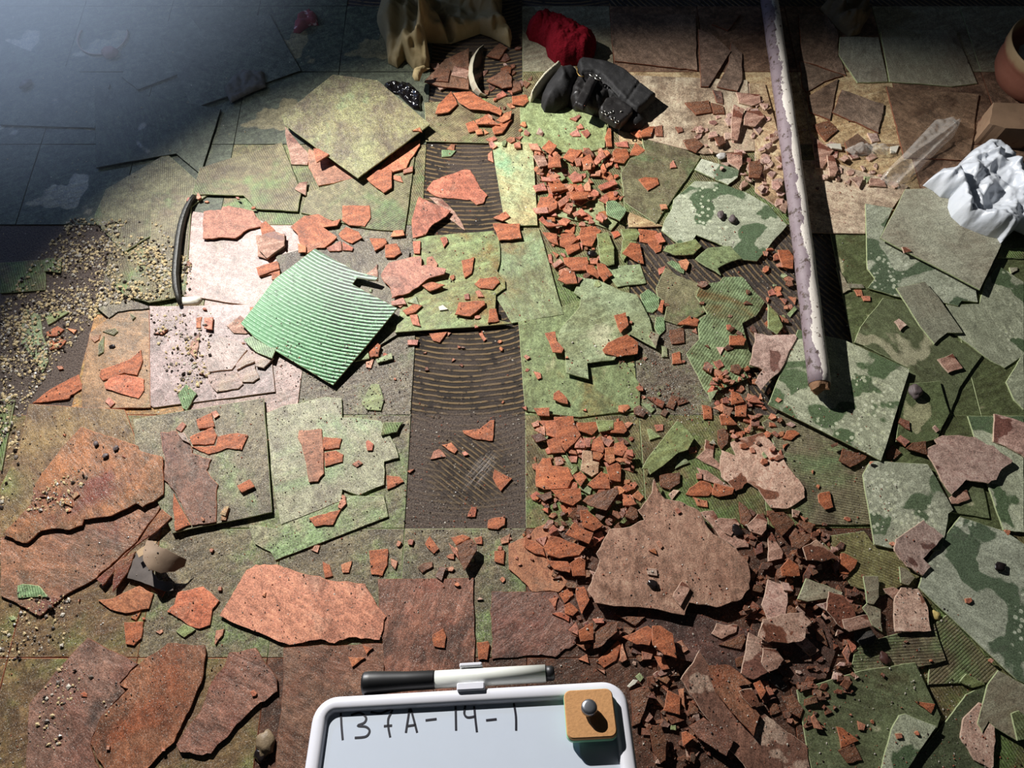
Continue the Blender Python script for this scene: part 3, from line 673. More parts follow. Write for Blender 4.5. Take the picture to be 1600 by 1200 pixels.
11 RR 330,940 395,860 430,900 510,930 500,960 480,1000 400,970
11 RR 425,790 470,785 570,880 510,920 440,890 430,850
11 RR 510,940 560,920 580,960 510,1010
11 RR 75,1015 80,960 150,990 190,1020 210,1075 140,1060
11 RR 195,1020 240,950 300,960 460,1020 420,1070 300,1090 230,1070
11 RR 145,970 220,950 200,1015
11 RR 225,920 260,880 290,910 235,940
11 RR 215,1100 350,1110 370,1150 360,1180 265,1160
11 RR 365,1120 420,1080 460,1100 460,1200 380,1200
11 RB 740,760 780,780 790,830 760,850 705,830
11 RB 840,80 890,80 955,110 940,150 900,130
11 RB 960,140 1000,70 1050,80 1010,160
11 RB 1035,110 1070,80 1110,110 1040,135
11 RB 760,150 800,130 840,180 820,205 765,190
11 RB 930,190 950,150 980,170 960,205
11 RR 665,135 730,130 740,150 700,180 665,170
11 GF 805,120 880,125 895,160 870,180
11 RR 1190,130 1245,140 1250,220 1200,220
11 RR 1255,150 1310,120 1340,140 1310,175
11 RR 1315,130 1385,150 1355,215 1320,180
11 RR 1395,140 1470,130 1465,205 1395,200
11 RR 1370,40 1420,60 1455,110 1375,130
11 RR 1480,110 1520,65 1565,120
11 RR 1475,190 1540,205 1500,225
11 RR 1285,210 1350,215 1400,265 1300,270
11 RR 1310,90 1345,80 1360,120 1315,120
11 GF 1215,70 1275,55 1230,125
11 GF 845,280 870,280 930,330 860,350
11 RR 890,255 945,250 945,290 905,295
11 GF 1050,440 1110,490 1020,530
11 GF h=.010 810,530 850,460 1030,230 1060,245 1140,340 1100,410 1040,430 960,500 865,565 850,530|big pointed green shard with ribs right of the orange pile
11 RR 1105,395 1150,390 1155,425 1110,435
11 RB 1285,290 1320,275 1355,310 1350,370 1310,410 1285,370
11 RP 1150,460 1205,410 1210,345 1260,370 1260,460 1300,500 1300,540
11 GN 1230,370 1260,340 1280,380
11 RP 1155,520 1220,540 1380,650 1395,690 1270,620 1200,600
11 RR 1265,620 1390,650 1380,690 1290,705 1250,690
11 RR 1085,690 1110,650 1180,600 1240,620 1260,660 1230,700 1120,700
11 RR 1130,705 1220,730 1225,770 1160,760
11 RR 1150,560 1185,560 1185,595 1155,595
11 RB 1420,735 1470,770 1500,830 1460,890 1430,870
11 RP 1265,860 1290,840 1400,840 1425,880 1370,950 1330,930
11 RP 1470,880 1540,810 1600,850 1590,910 1560,945 1490,920
15 RR 400,70 455,70 485,150 435,240 405,150
15 RR 330,180 360,165 415,215 380,250 330,235
15 RR 290,110 370,70 385,120 330,170
15 RR 230,150 290,130 270,210
15 RR 250,235 300,225 360,255 355,285
15 RR 350,340 400,285 415,330 410,370
15 RR 415,340 505,290 510,400 430,410
15 RB 510,360 600,290 660,290 660,350 560,440 510,455
15 RR 500,265 575,265 575,295 520,295
15 RB 650,240 830,255 770,310
15 RR 690,380 850,310 890,350 860,435 780,430
15 RR 875,310 930,310 1005,360 1030,515 950,490 880,430
15 RR 1020,420 1060,400 1105,460 1075,480
15 RR 525,540 660,400 680,430 650,530 575,575
15 RR 400,425 495,430 460,465
15 RR 415,520 470,490 480,545
15 RR 670,530 690,420 720,520 690,540
15 RR 810,470 880,490 870,520 815,525
15 RR 890,500 950,510 985,580 940,590
15 RR 525,575 580,590 580,615
15 RB 740,720 850,680 870,730 800,920 755,935
15 RB 850,930 930,930 970,1030 960,1150 930,1170 880,1100
15 RR 945,840 975,715 1050,750 1050,870
15 RR 1040,710 1075,700 1085,830 1060,800
15 RB 960,860 1080,900 1000,930
15 RB 1095,870 1110,780 1165,830 1165,860
15 RR 1060,980 1090,970 1150,1010 1070,1065
15 GF 770,630 800,605 825,635 800,665
15 GF 990,935 1025,935 1025,965 990,960
0 RW h=.004 1064,1062 1093,1016 1108,1040 1175,1098 1225,1140 1262,1165 1268,1215 1180,1215 1130,1160 1095,1110|long white-blotched brown slab at the bottom right of the whiteboard
15 RB h=.003 1225,560 1360,560 1500,670 1420,690 1550,870 1510,1000 1300,760 1260,700|dark brown jagged shard overlying the white-blotched slab
15 RB h=.004 1105,940 1200,885 1395,1020 1340,1125 1160,1010
15 RW 1430,610 1480,350 1600,420 1640,460 1600,600 1510,650
15 RW 1420,720 1500,700 1550,800 1500,820 1440,760
15 RR 1510,670 1550,650 1590,720 1560,770
15 RP 1245,360 1280,295 1340,310 1410,305 1405,350 1310,395
15 RB 1290,430 1450,360 1460,395 1430,460
15 RP 1560,290 1600,280 1620,340 1600,430 1560,420
12 RB 0,800 100,800 170,870 90,950 30,880
12 RB 190,880 200,850 290,880 270,940
12 RB 135,960 180,935 260,940 265,975 200,1030 150,1020
12 RP 0,930 25,925 95,1050 90,1090 0,1110
12 RW h=.004 215,1020 305,970 340,1000 450,1100 400,1090 340,1110 240,1100
12 RR 80,1150 130,1090 190,1130 200,1200 90,1200
12 RR 455,1060 475,1055 560,1100 540,1150 500,1190 450,1180
12 RR 200,820 240,840 230,860
12 RR h=.003 315,690 330,680 385,670 410,770 360,785 320,740
12 RR 90,340 120,290 170,290 200,310 145,350
12 RP 110,250 145,235 175,255 150,270
12 RB 445,480 470,400 620,450 610,470 515,520
12 RB 740,420 780,380 835,430 790,470 745,465
12 RB 850,410 890,375 970,365 985,450
12 RB 815,240 830,210 885,230 890,290
12 RR 800,345 830,320 890,360 860,390
12 RP 1030,270 1045,255 1075,290 1055,300
12 RP h=.004 970,410 1060,375 1040,345 1090,320 1290,330 1370,380 1410,385 1510,460 1530,480 1450,550 1430,600 1380,620 1240,600 1150,690|big pink-brown jagged shard at the right
12 RP 1415,185 1440,190 1600,240 1610,460 1490,390 1410,360
12 RP 1135,710 1180,670 1245,660 1265,720 1190,750 1145,750
12 RP h=.004 800,970 975,850 1060,920 1100,950 970,1090 1020,1140 970,1200 930,1180 870,1140 790,1040|brown shard with a pink lower half over the grey-green tile edge
12 GN 820,1140 860,1150 920,1210 880,1260 830,1240
16 RP 0,20 130,70 125,170 95,290 0,275 -40,180
16 RP 80,35 130,45 160,95 100,90
16 GN 185,145 240,15 370,60 480,110 380,140 250,160
16 RP 300,180 370,160 420,200 360,215
16 RW 380,95 470,120 540,210 550,250 470,330 430,300 365,215
16 RB 480,75 570,110 540,130 480,125
16 GN h=.006 595,0 690,0 695,130 660,180 620,170 610,90
16 GN h=.006 590,200 620,170 705,210 715,350 650,310 620,240
16 RP h=.006 465,270 620,240 650,310 510,350 480,330
16 RP 720,80 790,70 830,90 790,150 740,110
16 RP h=.005 835,70 940,80 990,170 1020,340 870,350 800,350 785,250 795,130|pinkish four-sided shard beside the large wet grey tile
16 RR 490,400 540,410 550,450 520,480
16 RR 460,480 490,430 510,480 500,550
16 RP h=.004 -30,270 80,240 220,225 275,290 240,320 235,390 130,420 0,415 -60,380|
16 RP 170,415 240,385 320,465 265,500
16 RP -30,450 50,455 100,520 60,580 0,600 -40,540
16 RB 300,350 340,330 375,440 310,400
16 SL 0,610 80,620 120,690 90,710 0,660
16 SL h=.003 540,350 650,340 680,380 660,420 590,440 540,400
16 RR 430,940 470,950 570,1030 460,1075
16 RR 270,880 290,865 345,960 290,950
16 RR 560,905 610,930 600,965 570,960
16 RR 920,785 1045,800 1020,860
16 RB 440,1090 540,1050 590,1150 500,1170
16 RB 80,750 150,740 210,830 190,890 120,850
16 RR -10,690 20,700 40,740 0,750
16 RB 0,790 60,800 80,850 20,870
7 GF 530,260 600,250 640,350 640,450 600,460 550,430
7 GF 680,230 780,230 800,260 780,300 700,300
7 GF 690,300 780,310 700,430 680,400
7 RG 590,60 640,50 720,110 675,180 590,140
7 TN 720,120 950,215 730,220
7 RG 800,640 850,605 920,660 920,720 880,755 830,750
7 RG 900,780 950,780 960,860 920,900 890,850
7 RG 970,440 1000,425 1080,470 1075,510 1020,480
7 RR 175,30 250,25 285,60 280,100 230,130 150,130
7 RR 130,100 220,90 230,130 150,135
7 RR 285,60 340,20 360,50 300,95
7 RR 360,0 480,0 470,40 380,50
7 RR 375,150 400,135 425,160 390,170
7 RR 285,180 340,160 370,180 340,210 300,205
7 RR 165,190 190,170 220,210 310,235 220,240
7 RR 190,250 280,260 290,330 240,310
7 RR 300,270 370,200 400,200 390,250 330,290
7 RR 300,290 380,260 410,300 340,355 300,340
7 RR 430,220 510,210 560,240 530,280 500,340 440,330 420,270
7 RR 330,350 420,320 425,360 350,400
7 RR 320,410 470,405 480,440 460,490 380,490 330,450
7 RR 250,450 300,415 320,440 265,475
7 RR 285,550 320,490 390,500 410,570 340,575
7 RR 455,450 510,455 550,520 540,540 470,500
7 RR 530,440 580,450 630,520 575,560 545,520
7 RR 485,415 540,415 535,450 490,450
7 RR 225,390 245,385 255,450 230,440
7 RR 250,370 295,390 280,410
7 RR 620,250 660,240 680,270 640,290
7 RR 790,230 900,240 950,300 930,370 900,380 850,320 800,310
7 RR 690,380 740,315 800,325 825,450 770,430
7 RR 890,270 930,250 960,310 920,320
7 RR h=.006 640,770 710,750 730,830 680,880 660,840
7 RR 565,985 600,940 720,890 790,940 785,1010 660,1030 580,1010
7 RR 1030,830 1110,775 1170,800 1160,840
7 RB 985,860 1070,850 1080,940 1000,950
7 RR h=.002 1360,895 1440,895 1465,920 1450,960 1360,955
7 RR 1260,1060 1300,1045 1325,1085 1290,1105
7 RR 1000,1010 1050,995 1065,1070 1005,1075
7 RR 1040,430 1090,415 1110,440 1090,490 1060,470
7 RR 915,475 960,460 950,500 920,515
7 RR 925,75 965,75 975,105 935,110
7 RR 930,680 950,680 940,760 910,740
7 RR 205,880 270,870 280,930 325,980 310,1005 255,1000
7 RR 135,1120 180,1130 185,1160 160,1170
7 GN 870,870 920,890 900,975 850,900
7 GF 935,960 970,970 975,1030 940,1030
0 RP 1175,545 1178,522 1200,527 1240,525 1243,530 1222,575 1205,592 1187,612 1178,600 1190,580 1170,572|
8 RR 60,360 130,360 160,400 155,480 90,470
8 RR 75,660 120,670 110,700
8 RR 130,650 180,660 170,700
8 RR 75,770 130,800 130,820 90,810
8 RR 0,620 30,600 50,640 10,650
8 GF 120,760 165,715 185,730 140,780
8 GF 0,700 60,760 95,840 60,890 0,850
8 RR 540,610 585,610 595,650 560,650
8 RR 585,650 640,650 640,680 600,680
8 GN 425,470 445,480 520,610 465,635
8 GN 495,570 590,575 605,600 510,600
8 RP 820,365 855,365 880,390 835,400
8 RP h=.003 790,810 820,790 870,830 830,865
8 RP h=.003 1060,1045 1155,1010 1220,1100 1130,1130|pink square chip on the wet dark green tile
8 GN 1510,470 1560,470 1560,490 1520,510
3 RB 1080,640 1230,625 1250,700 1150,715
3 RB 1245,640 1320,660 1330,710 1260,710
3 RB 1255,560 1310,570 1320,650 1280,640
3 RP h=.003 1385,650 1455,680 1430,780 1410,875 1370,870 1370,780
3 RP 1455,690 1550,690 1580,730 1520,790 1450,780
3 RP 1400,575 1550,590 1555,640 1500,660 1420,640
3 RB 1070,875 1150,860 1200,905 1150,955 1100,930
3 RB 1020,790 1060,790 1070,820 1040,830
3 RB 1265,860 1320,850 1340,890 1300,910
3 RP 1340,960 1440,945 1440,1030 1420,1060 1350,1010
3 RB 1485,1010 1540,1000 1570,1040 1550,1110 1480,1110
3 RR 790,1120 830,1105 910,1110 920,1150 850,1190|
3 RR 105,900 160,900 185,950 120,940
3 RR 185,930 230,880 280,915 240,970
3 RP 130,970 200,965 225,1030 170,1045
3 RR 230,980 300,980 310,1040 225,1045
3 RR 315,985 360,925 440,945 380,1015
3 RR 390,1010 430,1000 430,1050 400,1055
3 RR 430,990 490,960 520,1040 450,1040
3 RR 500,1020 560,935 590,980 530,1030
3 RR 630,950 650,925 720,930 735,980 700,1020 640,1010
3 RR 735,970 770,890 835,940 790,970
3 RR 640,890 720,880 730,920 660,915
3 RR 740,830 800,810 820,850 790,860
3 RR 790,830 860,790 890,790 870,850 810,855
3 RR 360,835 410,800 430,850 380,850
3 RR 430,820 470,805 490,835 465,860
3 RR 400,790 430,770 450,800 420,805
3 RP 150,835 170,795 200,830 190,850
3 RR 360,740 420,715 430,725 400,755
3 RR 0,600 90,590 105,630 70,660 0,650
3 RB 0,500 50,510 60,560 0,580
3 RR 500,1075 560,1060 550,1100 490,1100
3 RR 440,1050 495,1040 490,1080 440,1085
3 RR 350,1100 400,1080 440,1090 440,1130 380,1140
3 RR 540,1160 640,1120 660,1150 560,1190
3 RR 130,1160 200,1140 220,1190 150,1200
3 RR 225,1140 290,1120 350,1180 250,1200
3 RR 180,1100 240,1110 250,1135 190,1130
3 RR 990,1020 1010,1000 1030,1045 990,1050
3 RR 580,860 600,800 620,800 625,915 590,915
3 RB 890,790 940,780 945,850 900,850
4 RB 285,780 380,750 440,810 360,880
4 RP 280,850 410,940 345,1050 300,1050
4 RP 370,970 410,970 440,1060 420,1100 385,1100
4 RP 620,830 680,830 700,880 650,890
4 RP 510,1110 600,1100 570,1170
4 RP 640,1110 730,1120 740,1165 630,1160
4 GF 600,1100 645,1105 620,1140
4 BN 480,890 560,830 640,900 620,960 500,960
0 RM h=.012 1022,748 1030,768 1040,780 1062,783 1095,800 1110,830 1150,857 1170,880 1172,920 1157,938 1120,949 1077,942 1069,961 930,942 917,922 937,875 932,865 952,827 973,825 1007,812 997,797 1015,775|very large pink-brown central slab raised above the rubble
11 RB h=.003 920,570 1050,550 1050,620 990,660 930,640
11 RY 980,690 1010,660 1050,665 1000,725
11 RR 905,990 925,980 945,1015 930,1030
11 RR 855,1040 895,1030 905,1065
11 RR 1020,780 1040,775 1060,800 1040,810
11 RY 840,1150 905,1155 910,1200 850,1190
15 RP h=.003 1005,130 1060,30 1115,75 1055,190|small pale shard on the lower edge of the central slab
'''
FILL = [  # cluster polygon in photo pixels, count, material codes, size range px, words
 ([(835,235),(965,235),(975,345),(850,350)], 60, 'RR', (7, 17), 'loose orange pile below the black boot'),
 ([(845,350),(960,345),(960,440),(870,450)], 32, 'RR', (6, 15), 'orange pile left of the mastic patch'),
 ([(825,655),(985,650),(1000,800),(930,820),(840,800)], 60, 'RR', (7, 18), 'orange pile above the central slab'),
 ([(850,780),(1000,790),(960,900),(920,960),(860,900)], 45, 'RB', (7, 18), 'dark rubble left of the central slab'),
 ([(900,960),(1050,1000),(1060,1060),(1180,1190),(1010,1200),(1000,1040),(900,1010)], 70, 'RB', (7, 20), 'dark rubble right of the whiteboard'),
 ([(1100,570),(1190,560),(1230,650),(1230,740),(1120,680)], 40, 'RR', (6, 15), 'red rubble left of the pipe end'),
 ([(1170,790),(1270,800),(1350,900),(1350,1000),(1230,960),(1160,900)], 70, 'RB', (7, 20), 'red rubble right of the central slab'),
 ([(1160,900),(1330,960),(1350,1070),(1250,1150),(1160,1060)], 50, 'RB', (7, 20), 'dark rubble above the white-blotched slab'),
 ([(1190,380),(1240,400),(1245,560),(1200,520)], 30, 'RR', (6, 13), 'orange shards along the left of the pipe'),
 ([(1080,200),(1200,150),(1240,290),(1230,330),(1130,270)], 45, 'RP', (6, 15), 'dusty shards left of the pipe top'),
 ([(1255,200),(1330,190),(1400,290),(1270,300)], 28, 'RP', (6, 16), 'dusty shards in the cream area behind the pipe'),
 ([(730,150),(830,160),(830,225),(750,230)], 26, 'RR', (6, 14), 'orange shards under the white crescent shard'),
 ([(660,100),(830,60),(830,140),(680,150)], 24, 'RB', (8, 18), 'brown shards around the white crescent shard'),
 ([(500,450),(720,430),(800,520),(640,600),(580,600)], 22, 'RR', (5, 10), 'scattered orange chips by the ribbed green tile'),
 ([(620,840),(840,820),(840,910),(620,930)], 18, 'RR', (5, 12), 'chips on the olive tiles above the marker'),
 ([(640,560),(1000,480),(1180,520),(1190,640),(830,650)], 30, 'RR', (5, 11), 'orange chips scattered over the green tiles'),
 ([(1250,640),(1580,560),(1590,1150),(1280,1150)], 26, 'RR', (5, 11), 'red chips scattered over the grey-green tiles'),
 ([(250,300),(630,260),(630,460),(300,600)], 20, 'RR', (5, 11), 'chips scattered left of centre'),
 ([(0,480),(420,500),(420,1190),(0,1190)], 22, 'RR', (5, 12), 'small chips scattered at the left'),
 ([(1040,420),(1180,440),(1180,560),(1040,580)], 14, 'RB', (7, 16), 'brown shards between the broken green tiles'),
]
def shard_poly(cx, cy, r):
    n = random.choice([3, 4, 4, 5, 5, 6]); a0 = random.uniform(0, 6.28); asp = random.uniform(.55, 1); ro = random.uniform(0, 3.14)
    out = []
    for i in range(n):
        a = a0+(i+random.uniform(-.28, .28))*6.283/n; rr = r*random.uniform(.72, 1.15)
        x, y = rr*math.cos(a), rr*asp*math.sin(a)
        out.append((cx+x*math.cos(ro)-y*math.sin(ro), cy+(x*math.sin(ro)+y*math.cos(ro))*.85))
    return out
FILLREC = []; FREC = []
def do_fill():
    for poly, cnt, code, (a, b), words in FILL:
        if cnt > 34: cnt = int(cnt*1.9); b *= 1.15
        xs = [p[0] for p in poly]; ys = [p[1] for p in poly]; k = 0
        while k < cnt:
            x, y = random.uniform(min(xs), max(xs)), random.uniform(min(ys), max(ys))
            if not inside(poly, np.array([x]), np.array([y]))[0]: continue
            k += 1; r = random.uniform(a, b)*.62
            cd = code
            q = random.random()
            if q < .10: cd = 'RP' if code != 'RR' else 'RB'
            elif q < .16 and code == 'RR': cd = 'GF'
            P = shard_poly(x, y, r)
            ob, Q = slab('tile_shard', P, MAT[cd][0], MAT[cd][1], th=TH*random.uniform(.7, 1.3), jitter=.0003, tilt=(random.uniform(-.12, .12), random.uniform(-.12, .12)))
            FILLREC.append((abs(area(P)), ob)); FREC.append(dict(o=ob, x=x, y=y, code=cd, n=len(P), A=abs(area(P)), label='', big='fill'))
def zpt(z, x, y):
    if z == 0: return (x, y)
    return ((z-1) % 4*400 + x/4, (z-1)//4*300 + y/4)
for line in PIECES.strip().splitlines():
    if line.startswith('#'):
        if line.startswith('#FILL'): do_fill()
        continue
    body, _, label = line.partition('|')
    tk = body.split(); z = int(tk[0]); code = tk[1]; lift = 0.0
    if tk[2].startswith('h='): lift = float(tk[2][2:]); tk.pop(2)
    P = [zpt(z, *map(float, t.split(','))) for t in tk[2:]]
    A = abs(area(P)); red = code[0] == 'R' and code != 'RG'
    big = A > 2600
    jit = (.0011 if A > 3000 else .0006) if red or code in ('BN',) else (.0004 if big else .0005)
    ob, Q = slab('floor_tile' if (big and not red) else 'tile_shard', P, MAT[code][0], MAT[code][1], lift=lift*.9+(.0022 if big else .0006)*random.random(), jitter=jit, th=.0032 if big else .0032*random.uniform(.8, 1.2), warp=.0012 if A > 1500 else 0)
    register(ob, P, code, label.strip(), 'big' if big else 'small')

# ---------------------------------------------------------------- ribbed green tile, curled
def rib_mat():
    k = N('glossy_green_back_with_black_ribs'); v = k.tc.outputs['Object']
    ctr = un(655, 225); 
    d = k.new('ShaderNodeVectorMath', operation='DISTANCE'); k.l(v, d.inputs[0])
    k.rc = d
    wob = k.noise(v, 20, 3); fine = k.noise(v, 120, 4, .7)
    ph = k.math('ADD', k.math('MULTIPLY', d.outputs['Value'], 2*math.pi/.0078), k.math('ADD', k.math('MULTIPLY', wob, 2.5), k.math('MULTIPLY', fine, 1.3)))
    s_ = k.math('SINE', ph)
    sep = k.new('ShaderNodeSeparateXYZ'); k.l(v, sep.inputs[0])
    fade = k.new('ShaderNodeMapRange'); k.l(sep.outputs[1], fade.inputs[0]); fade.inputs[1].default_value = -.10; fade.inputs[2].default_value = .09; fade.inputs[3].default_value = .35; fade.inputs[4].default_value = -.35
    dark = k.step(k.math('SUBTRACT', s_, fade.outputs[0]), 0.0, .22)
    brk = k.step(k.noise(v, 60, 4, .7, stretch=(1, 2.5, 1)), .36, .1)
    glare_fade = k.new('ShaderNodeMapRange'); k.l(k.math('ADD', sep.outputs[0], k.math('MULTIPLY', fine, .05)), glare_fade.inputs[0]); glare_fade.inputs[1].default_value = -.11; glare_fade.inputs[2].default_value = .06; glare_fade.inputs[3].default_value = .18; glare_fade.inputs[4].default_value = 1
    dark = k.math('MULTIPLY', k.math('MULTIPLY', dark, brk), glare_fade.outputs[0])  # ribs fade to the left and bottom: glare painted into their colour
    k.b.inputs['Coat Weight'].default_value = .10; k.b.inputs['Coat Roughness'].default_value = .22
    speck = k.step(fine, .58, .05); speck = k.math('MULTIPLY', speck, k.step(k.noise(v, 9, 2), .47, .1))
    col = k.mix(k.noise(v, 10, 3), c8(96, 156, 106), c8(124, 176, 126))
    col = k.mix(k.math('MULTIPLY', speck, .6), col, c8(60, 84, 60))
    col = k.mix(dark, col, c8(14, 18, 12))
    k.l(col, k.b.inputs['Base Color']); rr_ = k.new('ShaderNodeMapRange'); k.l(dark, rr_.inputs[0]); rr_.inputs[3].default_value = .33; rr_.inputs[4].default_value = .85; k.l(rr_.outputs[0], k.b.inputs['Roughness']); sp_ = k.new('ShaderNodeMapRange'); k.l(dark, sp_.inputs[0]); sp_.inputs[3].default_value = .5; sp_.inputs[4].default_value = .02; k.l(sp_.outputs[0], k.b.inputs['Specular IOR Level'])
    k.bump(k.math('ADD', k.math('MULTIPLY', s_, -.4), k.math('MULTIPLY', fine, .8)), .5, .002)
    return k, ctr
kk, rctr = rib_mat()
CP_ = [(492, 388), (530, 410), (557, 425), (592, 436), (588, 441), (558, 436), (551, 445), (582, 463), (622, 486), (520, 602), (400, 530), (378, 508), (430, 436)]
cu = [un(*p, .02) for p in CP_]; cA = np.array(un(378, 508, .02)); cB = np.array(un(622, 486, .02))
ax = (cB-cA)/np.hypot(*(cB-cA)); mid = (cA+cB)/2
def curl(x, y):
    t = ((x-mid[0])*ax[0]+(y-mid[1])*ax[1])/.13
    return .0065*t*t + .002*t
ob, Q = slab('ribbed_tile', CP_, kk.m, Eg, th=.003, lift=.004, jitter=.0002, curl=curl)
tag(ob, 'curled bright green tile showing its black-ribbed glossy back', 'floor tile')
kk.rc.inputs[1].default_value = (rctr[0]-ob.location.x, rctr[1]-ob.location.y, 0)

# ---------------------------------------------------------------- soft and crumpled things
def simple(name, col, rough=.6, metal=0.0, var=.25, scale=60, bump=.3, bdist=.002, spec=.5, speck=None):
    k = N(name); v = k.tc.outputs['Object']; n = k.noise(v, scale, 5, .65)
    c2 = tuple(max(0, c*(1-var*1.6)) for c in col); c3 = tuple(min(1, c*(1+var)) for c in col)
    o = k.mix(n, c2, c3)
    if speck: o = k.mix(k.step(k.noise(v, speck[1], 4, .7), speck[2], .03), o, speck[0])
    k.l(o, k.b.inputs['Base Color']); k.b.inputs['Roughness'].default_value = rough; k.b.inputs['Metallic'].default_value = metal
    k.b.inputs['Specular IOR Level'].default_value = spec
    if bump: k.bump(n, bump, bdist)
    return k.m
def seg_d(x, y, a, b):
    a = np.array(a); b = np.array(b); d = b-a; t = np.clip(((x-a[0])*d[0]+(y-a[1])*d[1])/(d@d), 0, 1)
    return np.hypot(x-a[0]-t*d[0], y-a[1]-t*d[1]), t
def pillow(name, Ppx, mat, height, wid, base=None, crease=0.0, cs=30, ridges=(), parent=None, res=.004, lean=None, facet=(), thin=False, jit=.0, minz=.0012, sharp=False):
    """an inflated or crumpled form over an outline; heights in metres"""
    zb = base if base is not None else hm_max([un(*p, .01) for p in Ppx], 85)
    P = [un(p[0], p[1], zb+height*.35) for p in Ppx]
    if area(P) < 0: P = P[::-1]
    if jit: P = jag(P, jit, .008)
    n = len(P); xs = [p[0] for p in P]; ys = [p[1] for p in P]
    XX, YY = np.meshgrid(np.arange(min(xs), max(xs), res), np.arange(min(ys), max(ys), res))
    XX = XX + rng.uniform(-.3, .3, XX.shape)*res; YY = YY + rng.uniform(-.3, .3, XX.shape)*res
    M = inside(P, XX, YY); X = XX[M]; Y = YY[M]
    D = np.full(X.shape, 9.0)
    for i in range(n): D = np.minimum(D, seg_d(X, Y, P[i], P[(i+1) % n])[0])
    k = D > res*.35; X, Y, D = X[k], Y[k], D[k]
    Pd = []
    for i in range(n):
        a = np.array(P[i]); b = np.array(P[(i+1) % n]); m = max(1, int(np.hypot(*(b-a))/res))
        Pd += [tuple(a+(b-a)*t/m) for t in range(m)]
    nb = len(Pd)
    r = delaunay_2d_cdt([Vector(p) for p in Pd]+[Vector((float(a), float(b))) for a, b in zip(X, Y)], [(i, (i+1) % nb) for i in range(nb)], [list(range(nb))], 1, 1e-7)
    V2 = r[0]; vx = np.array([v[0] for v in V2]); vy = np.array([v[1] for v in V2])
    D = np.full(vx.shape, 9.0)
    for i in range(n): D = np.minimum(D, seg_d(vx, vy, P[i], P[(i+1) % n])[0])
    t = np.clip(D/wid, 0, 1); z = height*np.sqrt(np.clip(1-(1-t)**2, 0, 1))
    edge = np.clip(D/.006, 0, 1)
    sd = random.uniform(0, 99)
    if crease:
        cr = np.array([abs(noise.noise(Vector((a*cs, b*cs, sd))))*1.6 + .6*abs(noise.noise(Vector((a*cs*2.3, b*cs*2.3, sd+9)))) + .3*abs(noise.noise(Vector((a*cs*5, b*cs*5, sd+19)))) for a, b in zip(vx, vy)])
        z = z + crease*(cr-.35)*(.35+.65*edge)*2
    for (spc, amp) in facet:
        GXX, GYY = np.meshgrid(np.arange(min(xs)-spc*2, max(xs)+spc*3, spc), np.arange(min(ys)-spc*2, max(ys)+spc*3, spc))
        cp = np.stack([GXX.ravel(), GYY.ravel()], 1)+rng.uniform(-.42, .42, (GXX.size, 2))*spc; ch = rng.uniform(-1, 1, len(cp))
        tr = delaunay_2d_cdt([Vector(q) for q in cp], [], [], 0, 1e-9); tv = np.array([tuple(q) for q in tr[0]]); hh_ = np.array([ch[o_[0]] for o_ in tr[3]]); fz = np.zeros(len(vx))
        for f in tr[2]:
            A3, B3, C3 = tv[f[0]], tv[f[1]], tv[f[2]]; dn = (B3[1]-C3[1])*(A3[0]-C3[0])+(C3[0]-B3[0])*(A3[1]-C3[1])
            if abs(dn) < 1e-12: continue
            l1 = ((B3[1]-C3[1])*(vx-C3[0])+(C3[0]-B3[0])*(vy-C3[1]))/dn; l2 = ((C3[1]-A3[1])*(vx-C3[0])+(A3[0]-C3[0])*(vy-C3[1]))/dn; l3 = 1-l1-l2
            m_ = (l1 >= -1e-6) & (l2 >= -1e-6) & (l3 >= -1e-6); fz[m_] = (l1*hh_[f[0]]+l2*hh_[f[1]]+l3*hh_[f[2]])[m_]
        z = z + amp*fz*(.25+.75*edge)
    for (a, b, w_, h_) in ridges:
        a = un(*a, zb+height*.6); b = un(*b, zb+height*.6); d, tt = seg_d(vx, vy, a, b)
        z = z + h_*np.exp(-(d/w_)**2)*edge
    if lean: z = z + lean[0]*(vx-min(xs)) + lean[1]*(vy-min(ys))
    z = np.maximum(z, minz if not thin else .0006)
    V = [(a, b, zb+c) for a, b, c in zip(vx, vy, z)]; m = len(V)
    Fs = [tuple(f) for f in r[2]]
    if thin:
        V += [(a, b, zb+c-.0009) for a, b, c in zip(vx, vy, z)]
    else:
        V += [(a, b, zb) for a, b in zip(vx, vy)]
    Fs += [tuple(m+i for i in f[::-1]) for f in r[2]]
    # rim
    cnt = {}
    for f in r[2]:
        for i in range(len(f)):
            e = (f[i], f[(i+1) % len(f)]); cnt[e] = 1
    for (a, b) in list(cnt):
        if (b, a) not in cnt: Fs.append((b, a, m+a, m+b))
    cx, cy = sum(xs)/n, sum(ys)/n
    ob = link(name, V, Fs, mat, parent=parent, origin=(cx, cy, zb), smooth=not sharp)
    c = cells(P)
    if c is not None and c[6].any():
        sub = HM[c[2]:c[3], c[0]:c[1]]; sub[c[6]] = np.maximum(sub[c[6]], zb+height*.8)
    return ob, zb
def empty(name, px, py, z):
    e = bpy.data.objects.new(name, None); C.objects.link(e); x, y = un(px, py, z); e.location = (x, y, z); e.empty_display_size = .05
    bpy.context.view_layer.update(); return e
